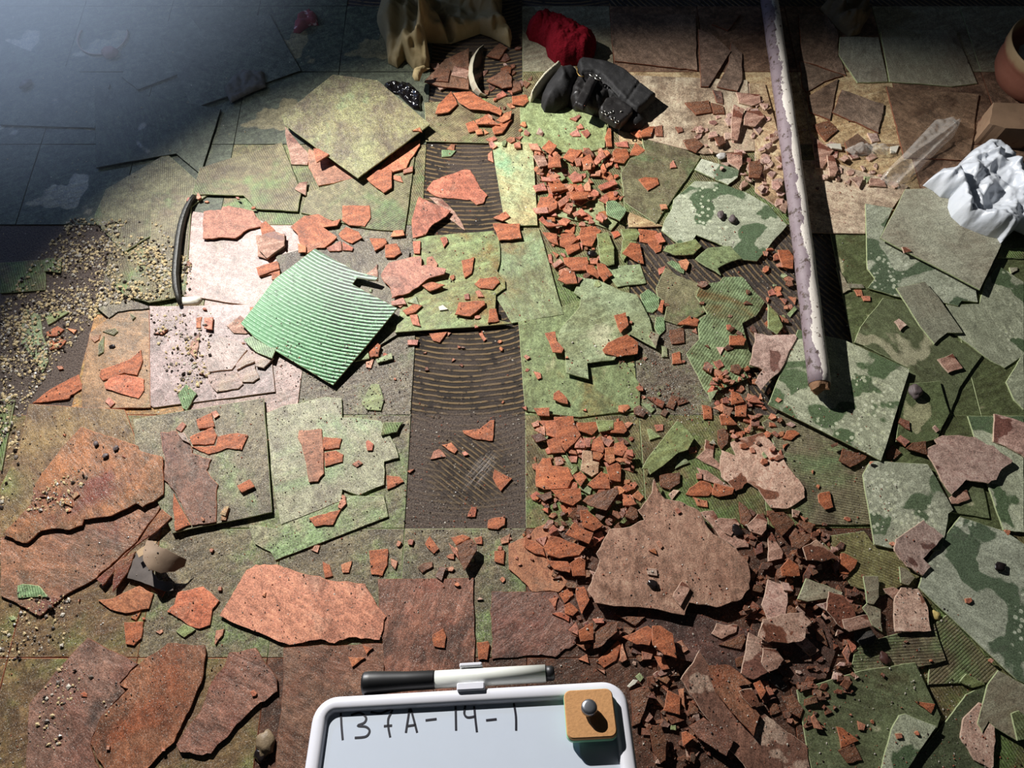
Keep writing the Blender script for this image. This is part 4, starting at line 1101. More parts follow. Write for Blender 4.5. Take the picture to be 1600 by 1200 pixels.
def torus(name, c, R, r, mat, parent=None, sx=1.0, rot=0.0, tilt=0.0, n=20, m=8, arc=(0, 2*math.pi)):
    V = []; Fs = []; full = arc[1]-arc[0] > 6.28; nn = n if full else n+1
    for i in range(nn):
        a = arc[0]+(arc[1]-arc[0])*i/n
        for j in range(m):
            b = 2*math.pi*j/m; x = (R+r*math.cos(b))*math.cos(a)*sx; y = (R+r*math.cos(b))*math.sin(a); z = r*math.sin(b)
            z2 = z+y*math.sin(tilt); y2 = y*math.cos(tilt)
            V.append((c[0]+x*math.cos(rot)-y2*math.sin(rot), c[1]+x*math.sin(rot)+y2*math.cos(rot), c[2]+z2))
    for i in range(n if full else n):
        for j in range(m):
            k = (i+1) % nn if full else i+1
            Fs.append((i*m+j, k*m+j, k*m+(j+1) % m, i*m+(j+1) % m))
    if not full: Fs += [tuple(range(m))[::-1], tuple(n*m+j for j in range(m))]
    return link(name, V, Fs, mat, parent=parent, origin=c, smooth=True)
def tube(name, pts, rad, mat, parent=None, m=12, prof=None, ecc=1.0, caps=True):
    pts = [Vector(p) for p in pts]; n = len(pts); V = []; Fs = []
    for i, p in enumerate(pts):
        t = (pts[min(i+1, n-1)]-pts[max(i-1, 0)]).normalized(); s = t.cross(Vector((0, 0, 1)))
        s = s.normalized() if s.length > 1e-4 else Vector((1, 0, 0)); u = s.cross(t).normalized()
        r = rad(i/(n-1)) if callable(rad) else rad
        for j in range(m):
            a = 2*math.pi*j/m; rr = r*(prof(a, i/(n-1)) if prof else 1)
            V.append(p+s*math.cos(a)*rr+u*math.sin(a)*rr*ecc)
    for i in range(n-1):
        for j in range(m): Fs.append((i*m+j, i*m+(j+1) % m, (i+1)*m+(j+1) % m, (i+1)*m+j))
    if caps: Fs += [tuple(range(m))[::-1], tuple((n-1)*m+j for j in range(m))]
    return link(name, V, Fs, mat, parent=parent, origin=tuple(pts[0]), smooth=[True]*((n-1)*m)+[False]*(2 if caps else 0))
def pebble(px, py, r, mat, name='pebble', label=None, cat='stone', group=None, sq=.6, el=1.3, rough_=.25, zo=None):
    z = hm_max([un(px-4, py-4), un(px+4, py-4), un(px+4, py+4), un(px-4, py+4)]) if zo is None else zo
    x, y = un(px, py, z+r*.5)
    bm = bmesh.new(); bmesh.ops.create_icosphere(bm, subdivisions=3, radius=1); sd = random.uniform(0, 50); a = random.uniform(0, 3)
    V = []
    for v in bm.verts:
        d = v.co.normalized(); q = 1+rough_*noise.noise(d*1.3+Vector((sd, 0, 0)))*1.6+rough_*.5*noise.noise(d*3+Vector((0, sd, 0)))
        px_, py_ = d.x*el*q*r, d.y*q*r; V.append((x+px_*math.cos(a)-py_*math.sin(a), y+px_*math.sin(a)+py_*math.cos(a), z+r*sq*(1+d.z*q)*.96))
    Fs = [tuple(v.index for v in f.verts) for f in bm.faces]; bm.free()
    zm = min(v[2] for v in V); V = [(v[0], v[1], v[2]-zm+z) for v in V]
    ob = link(name, V, Fs, mat, origin=(x, y, z), smooth=True)
    return tag(ob, label, cat, group)
def q67(x0, y0, s, pts): return [(x0+x/s, y0+y/s) for x, y in pts]

# boot
LE = simple('black_worn_leather', c8(38, 36, 36), .42, var=.5, scale=45, bump=.5, speck=(c8(84, 80, 76), 140, .66))
LD = simple('black_suede', c8(30, 29, 30), .75, var=.5, scale=90, bump=.6, speck=(c8(70, 68, 68), 190, .66))
ME = simple('dull_silver_metal', c8(170, 168, 160), .3, 1.0, .1, bump=0)
BR_ = simple('old_brass', c8(150, 120, 70), .4, .9, .2, bump=0)
WS = simple('dirty_white_rubber', c8(222, 214, 188), .7, var=.12, scale=60, bump=.4, speck=(c8(120, 104, 80), 120, .68))
zo = lambda pts: q67(810, 20, 6.667, pts)
bz = hm_max([un(*p) for p in zo([(240, 900), (560, 570), (1110, 620), (1240, 1040)])], 60)
boot = empty('ankle_boot', 915, 150, bz); tag(boot, 'black leather ankle boot with straps, silver studs and a white-edged sole, lying collapsed', 'boot')
pillow('sole', zo([(455, 548), (400, 560), (340, 610), (250, 690), (180, 780), (130, 860), (112, 912), (150, 905), (200, 830), (280, 735), (360, 655), (430, 590)]), WS, .036, .006, bz, parent=boot, res=.003)
pillow('toe_cap', zo([(235, 930), (240, 850), (290, 740), (350, 660), (440, 580), (560, 570), (620, 620), (640, 700), (600, 800), (560, 900), (480, 960), (380, 1000), (270, 995)]), LD, .050, .036, bz, facet=((.03, .004), (.012, .0008)), parent=boot, res=.003, ridges=[((875, 112), (880, 130), .008, .01)])
pillow('vamp', zo([(540, 800), (600, 700), (720, 640), (800, 640), (880, 760), (980, 900), (900, 940), (860, 1060), (700, 1010), (600, 1000), (520, 930)]), LE, .040, .020, bz, facet=((.016, .006), (.008, .002)), parent=boot, res=.003)
pillow('shaft', zo([(610, 560), (620, 510), (660, 490), (760, 500), (900, 530), (1000, 555), (1110, 620), (1230, 720), (1340, 800), (1440, 870), (1330, 975), (1240, 1045), (1160, 1010), (1060, 920), (960, 880), (880, 760), (780, 660), (640, 650)]), LD, .024, .009, bz+.022, facet=((.035, .005), (.012, .0012)), parent=boot, res=.003, ridges=[((937, 122), (985, 170), .004, -.012), ((1000, 130), (975, 165), .003, -.004)])
zz = bz+.055
pillow('strap', zo([(745, 640), (825, 700), (760, 850), (680, 1010), (570, 960), (620, 860), (690, 740)]), LE, .012, .006, bz+.046, parent=boot, res=.003, crease=.001)
pillow('buckle_strap', zo([(900, 915), (990, 890), (1100, 950), (1195, 1020), (1190, 1070), (1060, 1190), (1010, 1185), (850, 1085), (838, 1010)]), LE, .020, .006, bz+.024, facet=((.012, .0016),), parent=boot, res=.003)
pillow('dark_interior', zo([(1195, 1040), (1290, 1080), (1330, 1150), (1290, 1200), (1180, 1225), (1060, 1195)]), LD, .028, .02, bz, parent=boot, crease=.003)  # solid dark bulge standing in for the dark interior of the boot
for i, (a, b_) in enumerate([(885, 1030), (925, 1050), (985, 1100), (1028, 1135), (975, 1030)]):
    p = zo([(a, b_)])[0]; x, y = un(*p, bz+.046); torus('eyelet', (x, y, bz+.0455), .0042, .0012, ME, parent=boot)
p = zo([(1072, 1022)])[0]; x, y = un(*p, bz+.047); torus('stud', (x, y, bz+.0455), .0014, .0014, ME, parent=boot)
p = zo([(785, 655)])[0]; x, y = un(*p, bz+.06); torus('zipper_pull', (x, y, bz+.0605), .0045, .0012, ME, parent=boot, sx=2.2, rot=-.45)
p = zo([(830, 685)])[0]; x, y = un(*p, bz+.06); torus('zipper_pull', (x, y, bz+.0602), .004, .0012, ME, parent=boot, sx=1.9, rot=-.5)
pts = [un(*p_, bz+.058)+(bz+.058,) for p_ in zo([(600, 560), (615, 590), (612, 620), (630, 650), (660, 668), (680, 660)])]
tube('lace', pts, .0022, BR_, parent=boot, m=8, prof=lambda a, t: 1+.4*math.sin(t*60))

# red fuzzy bundle
RF = simple('fuzzy_red_fabric', c8(128, 22, 36), .95, var=.45, scale=170, bump=1.0, bdist=.004, spec=.1)
o, _ = pillow('red_cloth', [zpt(3, *p) for p in [(88, 165), (130, 120), (200, 100), (300, 128), (420, 185), (510, 228), (532, 260), (520, 305), (490, 362), (440, 372), (400, 366), (330, 372), (270, 352), (225, 312), (212, 255), (160, 225), (108, 208)]], RF, .062, .035, crease=.004, cs=60, res=.003)
tag(o, 'bundle of red fuzzy cloth behind the black boot', 'cloth')
# crumpled brown paper
PA = simple('crumpled_brown_paper', c8(164, 146, 108), .8, var=.2, scale=30, bump=.5, bdist=.003, spec=.2)
pp = [zpt(2, *p) for p in [(750, 105), (795, 20), (830, -110), (1200, -150), (1540, -110), (1535, 120), (1600, 200), (1590, 268), (1540, 240), (1470, 205), (1400, 180), (1215, 245), (1140, 240), (1065, 238), (1085, 340), (1080, 400), (1040, 425), (985, 410), (925, 345), (880, 395), (820, 365), (805, 240), (770, 170)]]
o, zb = pillow('brown_paper', pp, PA, .045, .02, base=.004, facet=((.040, .022), (.018, .009)), res=.003, ridges=[((672, 8), (655, 75), .010, .045), ((640, 20), (632, 80), .012, .02), ((700, 0), (770, 20), .02, .03), ((688, 25), (705, 55), .01, -.04), ((615, 20), (610, 60), .02, .02), ((660, 30), (668, 95), .006, .03)])
tag(o, 'large crumpled sheet of brown paper at the top edge', 'paper')
o, _ = pillow('brown_paper', [zpt(2, *p) for p in [(985, 430), (1030, 425), (1090, 420), (1040, 445), (1020, 500), (990, 495), (975, 470)]], PA, .012, .008, crease=.003, cs=50, res=.003)
tag(o, 'small cream-lit scrap of paper hanging below the crumpled brown sheet', 'paper')
# black plastic scrap
BP = simple('glossy_black_film', c8(26, 24, 26), .16, var=.3, bump=.2, scale=80)
o, _ = pillow('black_plastic', [zpt(2, *p) for p in [(800, 530), (850, 508), (960, 515), (1035, 590), (1030, 690), (985, 680), (940, 640), (890, 590), (830, 575)]], BP, .010, .008, facet=((.012, .007), (.006, .003)), res=.002)
tag(o, 'crumpled black shiny plastic scrap on the corner of the raised diamond tile', 'plastic scrap')
# grey crumple left
FO = simple('grey_brown_waxed_paper', c8(158, 136, 116), .45, 0, .3, scale=25, bump=.3)
def sheet(name, z, pts, mat, amp, ang, wd, lift, label):
    Q_ = [zpt(z, *p) for p in pts]; c0 = un(sum(q[0] for q in Q_)/len(Q_), sum(q[1] for q in Q_)/len(Q_)); ca_, sa_ = math.cos(ang), math.sin(ang)
    cf_ = lambda x, y: amp*(1-min(1.6, (((x-c0[0])*ca_+(y-c0[1])*sa_)/wd)**2)) + .0012*noise.noise(Vector((x*60, y*60, 4)))
    o, _ = slab(name, Q_, mat, mat, th=.0012, lift=lift, jitter=.0005, curl=cf_); return tag(o, label, 'wrapper', 'curled waxed scraps')
sheet('paper_wrapper', 9, [(860, 1060), (930, 1030), (945, 1090), (962, 1180), (1000, 1230), (1085, 1240), (1090, 1290), (1040, 1300), (940, 1260), (860, 1230), (800, 1215), (830, 1120)], simple('dark_grey_waxed_paper', c8(112, 104, 100), .4, var=.4, scale=25, bump=.4), .006, .6, .05, .004, 'dark grey curled sheet under the lighter wrapper beside the rust-red slab')
sheet('paper_wrapper', 9, [(855, 1050), (905, 1015), (940, 985), (985, 985), (945, 1040), (870, 1085)], simple('cream_waxed_paper', c8(206, 176, 140), .5, var=.2, scale=30), .003, 2.2, .03, .012, 'narrow cream folded edge on the dark grey curled sheet')
sheet('paper_wrapper', 9, [(942, 985), (1000, 1000), (1060, 1045), (1120, 1070), (1185, 1105), (1165, 1145), (1110, 1180), (1040, 1195), (985, 1180), (955, 1130), (940, 1060)], FO, .016, -.7, .034, .010, 'lighter grey-brown bulging waxed scrap beside the rust-red slab')
# red rag in the haze
o, _ = pillow('red_rag', [zpt(2, *p) for p in [(230, 195), (250, 130), (280, 90), (340, 68), (380, 98), (388, 150), (345, 150), (320, 165), (270, 200)]], simple('faded_red_fabric', c8(150, 60, 70), .9, speck=(c8(220, 190, 190), 60, .62)), .014, .01, crease=.006, cs=50)
tag(o, 'small crumpled red rag in the dark haze near the top', 'rag')
# dusty lump and small crumples in the murk
GRY = simple('grey_dusty_plaster', c8(110, 104, 96), .8, var=.4, scale=60, bump=.7)
o, _ = pillow('plaster_lump', [zpt(1, *p) for p in [(1400, 560), (1440, 490), (1520, 430), (1650, 450), (1660, 540), (1560, 580), (1440, 640)]], GRY, .008, .012, crease=.004, cs=40)
tag(o, 'grey cracked plaster lump in the dark area at upper left', 'plaster')
o, _ = pillow('plaster_lump', [zpt(4, *p) for p in [(330, 40), (400, -30), (560, -20), (640, 30), (640, 90), (600, 150), (580, 200), (520, 215), (430, 150), (400, 110)]], simple('stained_rag', c8(120, 104, 76), .85, var=.5, scale=30), .03, .02, crease=.012, cs=26)
tag(o, 'dim crumpled cloth lump at the top right of the pipe', 'cloth'); o.name = 'cloth_lump'
# white bag
k = N('thin_white_plastic'); v = k.tc.outputs['Object']
k.l(k.mix(k.noise(v, 20, 4), c8(204, 210, 220), c8(226, 230, 236)), k.b.inputs['Base Color']); k.b.inputs['Roughness'].default_value = .35
k.b.inputs['Subsurface Weight'].default_value = .25; k.b.inputs['Subsurface Radius'].default_value = (.01, .01, .01); k.b.inputs['Subsurface Scale'].default_value = 1
k.bump(k.noise(v, 60, 4, .6), .35, .003)
zb4 = lambda pts: q67(1340, 140, 4.615, pts)
o, _ = pillow('plastic_bag', zb4([(495, 660), (540, 620), (600, 575), (650, 585), (700, 600), (720, 555), (760, 500), (830, 430), (930, 370), (1000, 390), (1080, 440), (1135, 490), (1150, 560), (1200, 545), (1330, 520), (1330, 1040), (1240, 1020), (1160, 985), (1110, 1030), (1060, 1085), (1035, 1045), (960, 1030), (880, 1000), (770, 955), (700, 890), (675, 820), (685, 755), (620, 745), (570, 700)]), k.m, .046, .03, facet=((.030, .013), (.012, .0055), (.006, .0018)), res=.0026,
  ridges=[((1490, 280), (1505, 330), .010, .022), ((1475, 285), (1490, 270), .006, .012), ((1560, 300), (1545, 320), .02, -.022), ((1500, 275), (1530, 330), .006, -.02), ((1545, 345), (1590, 360), .015, .012), ((1500, 250), (1560, 245), .006, .014), ((1575, 260), (1590, 300), .01, .02)])
tag(o, 'crumpled white plastic bag at the right edge', 'plastic bag')
# clear wrap
k = N('clear_plastic_film'); k.b.inputs['Base Color'].default_value = (.9, .85, .78, 1); k.b.inputs['Roughness'].default_value = .12
k.b.inputs['Alpha'].default_value = .16; k.b.inputs['Specular IOR Level'].default_value = .9
k.bump(k.noise(k.tc.outputs['Object'], 40, 3), .5, .004)
o, _ = pillow('plastic_wrap', zb4([(160, 650), (190, 600), (230, 560), (290, 500), (350, 440), (520, 260), (560, 215), (690, 200), (735, 255), (700, 330), (620, 400), (540, 480), (400, 620), (310, 710), (220, 680)]), k.m, .016, .014, facet=((.02, .006), (.008, .002)), res=.003, thin=True, ridges=[((1378, 278), (1495, 195), .006, .014), ((1400, 290), (1490, 205), .004, .010)])
tag(o, 'twisted sheet of clear plastic wrap left of the white bag', 'plastic wrap')
o, _ = pillow('plastic_wrap', [zpt(4, *p) for p in [(480, 930), (560, 900), (700, 905), (770, 930), (750, 960), (640, 960), (540, 975)]], k.m, .010, .008, crease=.006, cs=50, res=.003, thin=True)
tag(o, 'small scrap of clear film between the pipe shadow and the twisted wrap', 'plastic scrap')
WH = simple('white_glazed_chip', c8(226, 220, 204), .5, var=.1)
for (pts, lb) in [([(365, 900), (455, 895), (465, 935), (400, 925)], 'white chip just right of the pipe shadow near the top'), ([(765, 915), (820, 908), (802, 955), (768, 955)], 'square white chip at the end of the clear wrap')]:
    o, _ = slab('white_chip', [zpt(4, *p) for p in pts], WH, WH, th=.004); tag(o, lb, 'chip')
o, _ = pillow('white_chip', [zpt(5, *p) for p in [(1120, 655), (1240, 650), (1262, 668), (1240, 700), (1130, 712)]], WH, .008, .006, crease=.001); tag(o, 'curled white strip at the lower end of the black rubber strip', 'chip')
o, _ = slab('white_chip', [(685, 479), (692, 476), (700, 483), (687, 485)], WH, WH, th=.003); tag(o, 'white chip on the central bright green tile', 'chip')
o, _ = slab('white_chip', [zpt(15, *p) for p in [(720, 690), (760, 645), (790, 650), (770, 675), (735, 700)]], WH, WH, th=.005, lift=.004); tag(o, 'chalky white chip beside the top right corner of the whiteboard', 'chip')

# black rubber strip
RU = simple('grooved_black_rubber', c8(52, 50, 44), .45, var=.35, scale=120, bump=.5)
pts = []
for i, (x, y) in enumerate([(304, 306), (297, 315), (291, 327), (286, 341), (282, 357), (279, 375), (277, 393), (275, 411), (274, 429), (275, 447), (278, 462), (281, 475)]):
    z = hm_at(*un(x, y)); z = .014 + .006*math.sin(i/11*3.14); pts.append((*un(x, y, z), z))
st = tube('rubber_strip', pts, lambda t: .0072*(.55+.45*math.sin(min(1, (t+.12)*1.6)*1.57))*(1 if t < .85 else 1-(t-.85)*3.4), RU, m=28, prof=lambda a, t: 1+.12*math.cos(a*9), ecc=1.0)
tag(st, 'curved black grooved rubber strip lying at left of the ribbed green tile', 'rubber strip')
# hoop
hx, hy = un(161, 58, .004); hp = torus('wire_hoop', (hx, hy, .006), .062, .0026, simple('pinkish_wire', c8(176, 148, 130), .6), n=40, arc=(math.radians(160), math.radians(380)))
tag(hp, 'thin pinkish hoop lying in the haze at the top left', 'hoop')
o, _ = pillow('fabric_tuft', [(157, 82), (163, 74), (176, 72), (185, 78), (180, 87), (165, 90)], simple('pink_fabric', c8(180, 130, 120), .9), .012, .008, base=.006); tag(o, 'small pink tuft on the hoop at the top left', 'tuft')

# white crescent: fragment of a bowl standing on edge
out_ = [(753, 70), (743, 76), (735, 86), (730, 100), (729, 113), (733, 127), (739, 137), (747, 145), (757, 149)]
inn_ = [(756, 74), (757, 82), (758, 92), (757, 104), (755, 115), (752, 125), (752, 134), (754, 141), (758, 147)]
cb = hm_max([un(*p) for p in out_+inn_], 60); n_ = len(out_)
V = []; 
for i in range(n_):
    s_ = math.sin(math.pi*(i+.35)/(n_-.3)); ht = .010+.026*s_
    a = un(out_[i][0], out_[i][1], cb+ht*.4); a_ = un(out_[i][0]+1+6*s_, out_[i][1], cb+ht); b_ = un(out_[i][0]+2.5+7*s_, out_[i][1]-.5, cb+ht-.001)
    c_ = un(inn_[i][0]-2*s_, inn_[i][1], cb+.004)
    mid_ = tuple((np.array(b_)*.45+np.array(c_)*.55)); 
    V.append([(*a, cb), (*a_, cb+ht), (*b_, cb+ht-.0008), (*mid_, cb+.006+.25*ht), (*c_, cb+.002), (*c_, cb)])
fv = [p for r_ in V for p in r_]; Fs = []; fm = []
for i in range(n_-1):
    for j in range(6):
        k2 = (j+1) % 6; Fs.append((i*6+j, i*6+k2, (i+1)*6+k2, (i+1)*6+j)); fm.append(1 if j in (2, 3) else 0)
Fs += [tuple(range(6))[::-1], tuple((n_-1)*6+j for j in range(6))]; fm += [0, 0]
body = link('bowl_fragment', [], [], WS); bpy.data.objects.remove(body)
e = empty('broken_bowl', 742, 110, cb); tag(e, 'white crescent-shaped bowl fragment with a dark inside, standing on edge', 'bowl fragment')
link('rim_shell', fv, [f for f, m_ in zip(Fs, fm) if m_ == 0], WS, parent=e, origin=tuple(e.location), smooth=False)
link('dark_glaze', fv, [f for f, m_ in zip(Fs, fm) if m_ == 1], simple('dark_grey_glaze', c8(58, 60, 56), .15, var=.15, bump=0), parent=e, origin=tuple(e.location), smooth=True)

# pebbles and stones
SG = simple('grey_violet_stone', c8(104, 92, 92), .6, var=.3, bump=.5); SK = simple('black_shiny_stone', c8(36, 30, 30), .2, var=.3, bump=.4)
SW = simple('pale_stone', c8(190, 170, 140), .6, var=.3, bump=.5); SY = simple('yellowish_nugget', c8(214, 190, 120), .6, var=.3)
pebble(1126, 336, .008, SG, label='flat grey pebble, left one on the pale grey-green tile'); pebble(1145, 343, .0085, SG, label='rounded grey pebble, right one on the pale grey-green tile')
pebble(1152, 829, .0085, SK, label='shiny black stone on the pink shard right of the central slab', sq=.5)
pebble(415, 1162, .0145, simple('brown_lumpy_stone', c8(150, 130, 104), .5, var=.5, scale=90, bump=.8), label='pale lumpy stone left of the whiteboard'); pebble(408, 1180, .010, SK, label='small black stone under the pale lumpy stone', sq=.6)
pebble(1461, 961, .0075, SY, label='yellow nugget beside the very large wet tile', cat='nugget'); pebble(1563, 885, .0088, SK, label='dark faceted pebble on the very large wet tile', sq=.45)
pebble(1021, 913, .0068, SK, label='dark pebble at the centre of the large central slab', sq=.5, el=1.6)
pebble(1383, 1029, .008, simple('dark_red_stone', c8(84, 54, 48), .5, var=.3), label='dark red pebble on the dark olive tile, lower right', sq=.5, el=1.4)
pebble(1430, 612, .0115, SG, label='grey-pink stone right of the tile under the pipe end', sq=.7)
pebble(925, 396, .008, SK, label='small black stone in the orange pile on the green tiles', sq=.5); pebble(1127, 244, .009, simple('clear_glass_lump', c8(200, 196, 190), .1, var=.2), label='glassy pale lump in the dusty shards left of the pipe', cat='glass')
pebble(40, 131, .012, SG, label='grey stone in the haze at the far left', sq=.5)
for q_, (a, b_) in enumerate([(150, 693), (181, 700), (165, 712)]): pebble(a, b_, .0045, SG, label=['leftmost', 'rightmost', 'lowest'][q_]+' of three small pebbles on the big rust-red slab', sq=.6)

pebble(175, 541, .0045, SK, label='tiny black lump standing for the hole in the rusty orange tile', sq=.4)  # black lump added in place of the small dark hole in the tile
o, _ = slab('leaf_flake', [(343, 803), (350, 792), (358, 790), (352, 806)], MAT['OR'][0], MAT['OR'][1], th=.0012); tag(o, 'yellow leaf-shaped flake on the olive tile left of the pale tile', 'flake')
# block and flower pot
WB = simple('rough_tan_block', c8(158, 128, 102), .75, var=.3, scale=18, bump=.5, speck=(c8(110, 72, 56), 12, .6))
o, _ = slab('stone_block', [(1552, 160), (1680, 163), (1680, 206), (1572, 200), (1546, 193)], WB, WB, th=.062, flat=True, jitter=.0008, lift=.0028); tag(o, 'rough tan block in front of the flower pot', 'block')
k = N('weathered_terracotta'); v = k.tc.outputs['Object']; se = k.new('ShaderNodeSeparateXYZ'); k.l(v, se.inputs[0])
hn = k.math('ADD', se.outputs[2], k.math('MULTIPLY', k.noise(v, 25, 4), .03))
col = k.mix(k.step(hn, .108, .008), k.mix(k.noise(v, 20, 4), c8(132, 74, 56), c8(156, 104, 84)), c8(168, 142, 106))
k.l(col, k.b.inputs['Base Color']); k.b.inputs['Roughness'].default_value = .7; k.bump(k.noise(v, 80, 4), .4, .002)
pb = .003; cx_, cy_ = un(1604, 130, pb)
prof = [(0, 0), (.062, 0), (.078, .012), (.092, .035), (.096, .055), (.0955, .075), (.097, .082), (.100, .088), (.101, .112), (.0995, .116), (.097, .114), (.094, .09), (.086, .06), (.080, .05), (0, .044)]
V = []; Fs = []; M_ = 48
for (r_, z_) in [(a*1.06, b) for a, b in prof]:
    for j in range(M_): a = 2*math.pi*j/M_; V.append((cx_+r_*math.cos(a), cy_+r_*math.sin(a), pb+z_))
for i in range(len(prof)-1):
    for j in range(M_): Fs.append((i*M_+j, i*M_+(j+1) % M_, (i+1)*M_+(j+1) % M_, (i+1)*M_+j))
o = link('flower_pot', V, Fs, k.m, origin=(cx_, cy_, pb), smooth=True); tag(o, 'terracotta flower pot with a cream rim at the top right edge', 'flower pot')
for q_, (dx, dy, r_) in enumerate([(-.040, .018, .024), (.002, .004, .026), (.018, .045, .02)]):
    px_, py_ = proj(cx_+dx, cy_+dy, pb+.05); ob = pebble(px_, py_, r_, simple('white_lump_'+'abc'[q_], c8(200, 204, 196), .5, var=.15), name='white_lump', label=['leftmost', 'nearest', 'farthest'][q_]+' white lump inside the terracotta flower pot', cat='lump', sq=.9, el=1.1, zo=pb+.029)
    ob.location = (cx_+dx, cy_+dy, pb+.045)

# pipe
k = N('stick_with_peeling_white_paint'); v = k.tc.outputs['Object']; se = k.new('ShaderNodeSeparateXYZ'); k.l(v, se.inputs[0])
nn = k.noise(v, 22, 5, .7, stretch=(1, .35, 1)); e_ = k.math('ADD', k.math('MULTIPLY', se.outputs[0], 30), k.math('MULTIPLY', nn, 2.2))
PIPEM, PMASK = k, nn
near = un(1281, 600, .05); farp = un(1178, -190, .026)
A_ = Vector((near[0], near[1], .048)); B_ = Vector((farp[0], farp[1], .026)); dr = (B_-A_).normalized(); side = dr.cross(Vector((0, 0, 1))).normalized()
dt_ = k.new('ShaderNodeVectorMath', operation='DOT_PRODUCT'); k.l(v, dt_.inputs[0]); dt_.inputs[1].default_value = tuple(side)
e_ = k.math('ADD', k.math('MULTIPLY', dt_.outputs['Value'], 26), k.math('MULTIPLY', nn, 2.0))
white = k.step(e_, .96, .03)
fleck = k.step(k.noise(v, 90, 4, .7), .63, .03)
col = k.mix(k.noise(v, 40, 4), c8(116, 100, 108), c8(150, 136, 140)); col = k.mix(k.step(k.noise(v, 60, 5, .7), .58, .05), col, c8(74, 58, 52))
col = k.mix(white, col, c8(226, 218, 208)); col = k.mix(fleck, col, c8(88, 66, 56))
k.l(col, k.b.inputs['Base Color']); k.b.inputs['Roughness'].default_value = .6
k.bump(k.math('ADD', k.math('MULTIPLY', white, .8), k.math('MULTIPLY', nn, .8)), .8, .003)
n_ = 60; pts = [A_+(B_-A_)*i/n_ + side*.003*math.sin(i/n_*5) for i in range(n_+1)]
pipe = tube('wooden_pole', pts, .0212, k.m, m=28, prof=lambda a, t: 1+.03*noise.noise(Vector((math.cos(a)*2, math.sin(a)*2, t*18)))+.02*math.sin(t*70+a))
tag(pipe, 'long round pole with peeling white paint, running down from the top edge', 'pole')
ew = simple('splintered_end_wood', c8(150, 112, 82), .8, var=.5, scale=80, bump=1.0, bdist=.004)
V = []; m_ = 24; up = side.cross(dr).normalized()
for j in range(m_):
    a = 2*math.pi*j/m_; V.append(A_+dr*.004+side*.0213*math.cos(a)+up*.0213*math.sin(a))
for j in range(m_):
    a = 2*math.pi*j/m_; V.append(A_-dr*(.009+.005*math.sin(3*a)+.003*random.random())+side*.018*math.cos(a)+up*.018*math.sin(a))
V.append(A_-dr*.012)
link('broken_end', V, [(j, (j+1) % m_, m_+(j+1) % m_, m_+j) for j in range(m_)]+[(m_+j, m_+(j+1) % m_, 2*m_) for j in range(m_)], ew, parent=pipe, origin=tuple(A_))

# ---------------------------------------------------------------- whiteboard held up in front
cr = Vector((1, 0, 0)); cdn = Vector((0, -SP, -CP)); cf = Vector((0, CP, -SP)); cpos = Vector((0, 0, H))
def ray(px, py): return (cr*(px-800)/F + cdn*(py-600)/F + cf)
O_ = cpos + ray(735, 1130)*.545
n0 = Vector((-.06, .36, .93)).normalized()
t1 = cpos + ray(500, 1086)*1; 
def hit(px, py, w_=0.0):
    d = ray(px, py); t = ((O_+nrm*w_-cpos).dot(nrm))/d.dot(nrm); return cpos+d*t
nrm = n0
ex = (hit(960, 1062)-hit(510, 1087)).normalized(); ey = nrm.cross(ex).normalized()
def uv(px, py, w_=0.0):
    d = hit(px, py, w_)-O_; return d.dot(ex), d.dot(ey)
def W(u, v_, w_=0.0): return O_+ex*u+ey*v_+nrm*w_
ul = uv(480, 1160, .01)[0]; ur = uv(991, 1160, .01)[0]; vt = uv(735, 1074, .01)[1]; vb = vt-.30
Wb = ur-ul; fwt = uv(735, 1074, .01)[1]-uv(735, 1099, .01)[1]
wb = empty('whiteboard', 800, 1190, 0); wb.location = W((ul+ur)/2, (vt+vb)/2); bpy.context.view_layer.update()
tag(wb, 'small white-framed dry-erase board with handwriting, held up in the foreground', 'whiteboard')
def rr(u0, u1, v0, v1, r, k_=8):
    o = []
    for (cx, cy, a0) in ((u1-r, v1-r, 0), (u0+r, v1-r, 90), (u0+r, v0+r, 180), (u1-r, v0+r, 270)):
        for i in range(k_+1): a = math.radians(a0+90*i/k_); o.append((cx+r*math.cos(a), cy+r*math.sin(a)))
    return o
WP = simple('white_moulded_plastic', c8(218, 218, 226), .35, var=.03, bump=0); PNL = simple('white_dry_erase_surface', c8(196, 204, 216), .2, var=.02, bump=0)
def loft(name, loops, mat, parent, cap=True, smooth=True):
    V = []; Fs = []; n = len(loops[0])
    for L_ in loops: V += [tuple(W(*p)) for p in L_]
    for i in range(len(loops)-1):
        for j in range(n): Fs.append((i*n+j, i*n+(j+1) % n, (i+1)*n+(j+1) % n, (i+1)*n+j))
    if cap: Fs += [tuple(range(n))[::-1], tuple((len(loops)-1)*n+j for j in range(n))]
    return link(name, V, Fs, mat, parent=parent, origin=tuple(parent.location) if parent else tuple(W(*loops[0][0])), smooth=smooth)
fw = .0115
sec = [(0, -.006, 0), (0, .006, 0), (.0012, .009, 0), (.003, .0102, 0), (fw-.003, .0102, 0), (fw-.001, .009, 0), (fw, .006, 0), (fw, .004, 0)]
loops = [[(a, b_, w_) for a, b_ in rr(ul+d, ur-d, vb+d, vt-d, max(.004, .018-d))] for d, w_, _ in sec]
loft('frame', loops, WP, wb, cap=False)
pl_ = rr(ul+.004, ur-.004, vb+.004, vt-.004, .012)
loft('writing_surface', [[(a, b_, -.005) for a, b_ in pl_], [(a, b_, .0055) for a, b_ in pl_]], PNL, wb, smooth=False)
INK = simple('black_marker_ink', c8(18, 18, 34), .4, var=.1, bump=0)
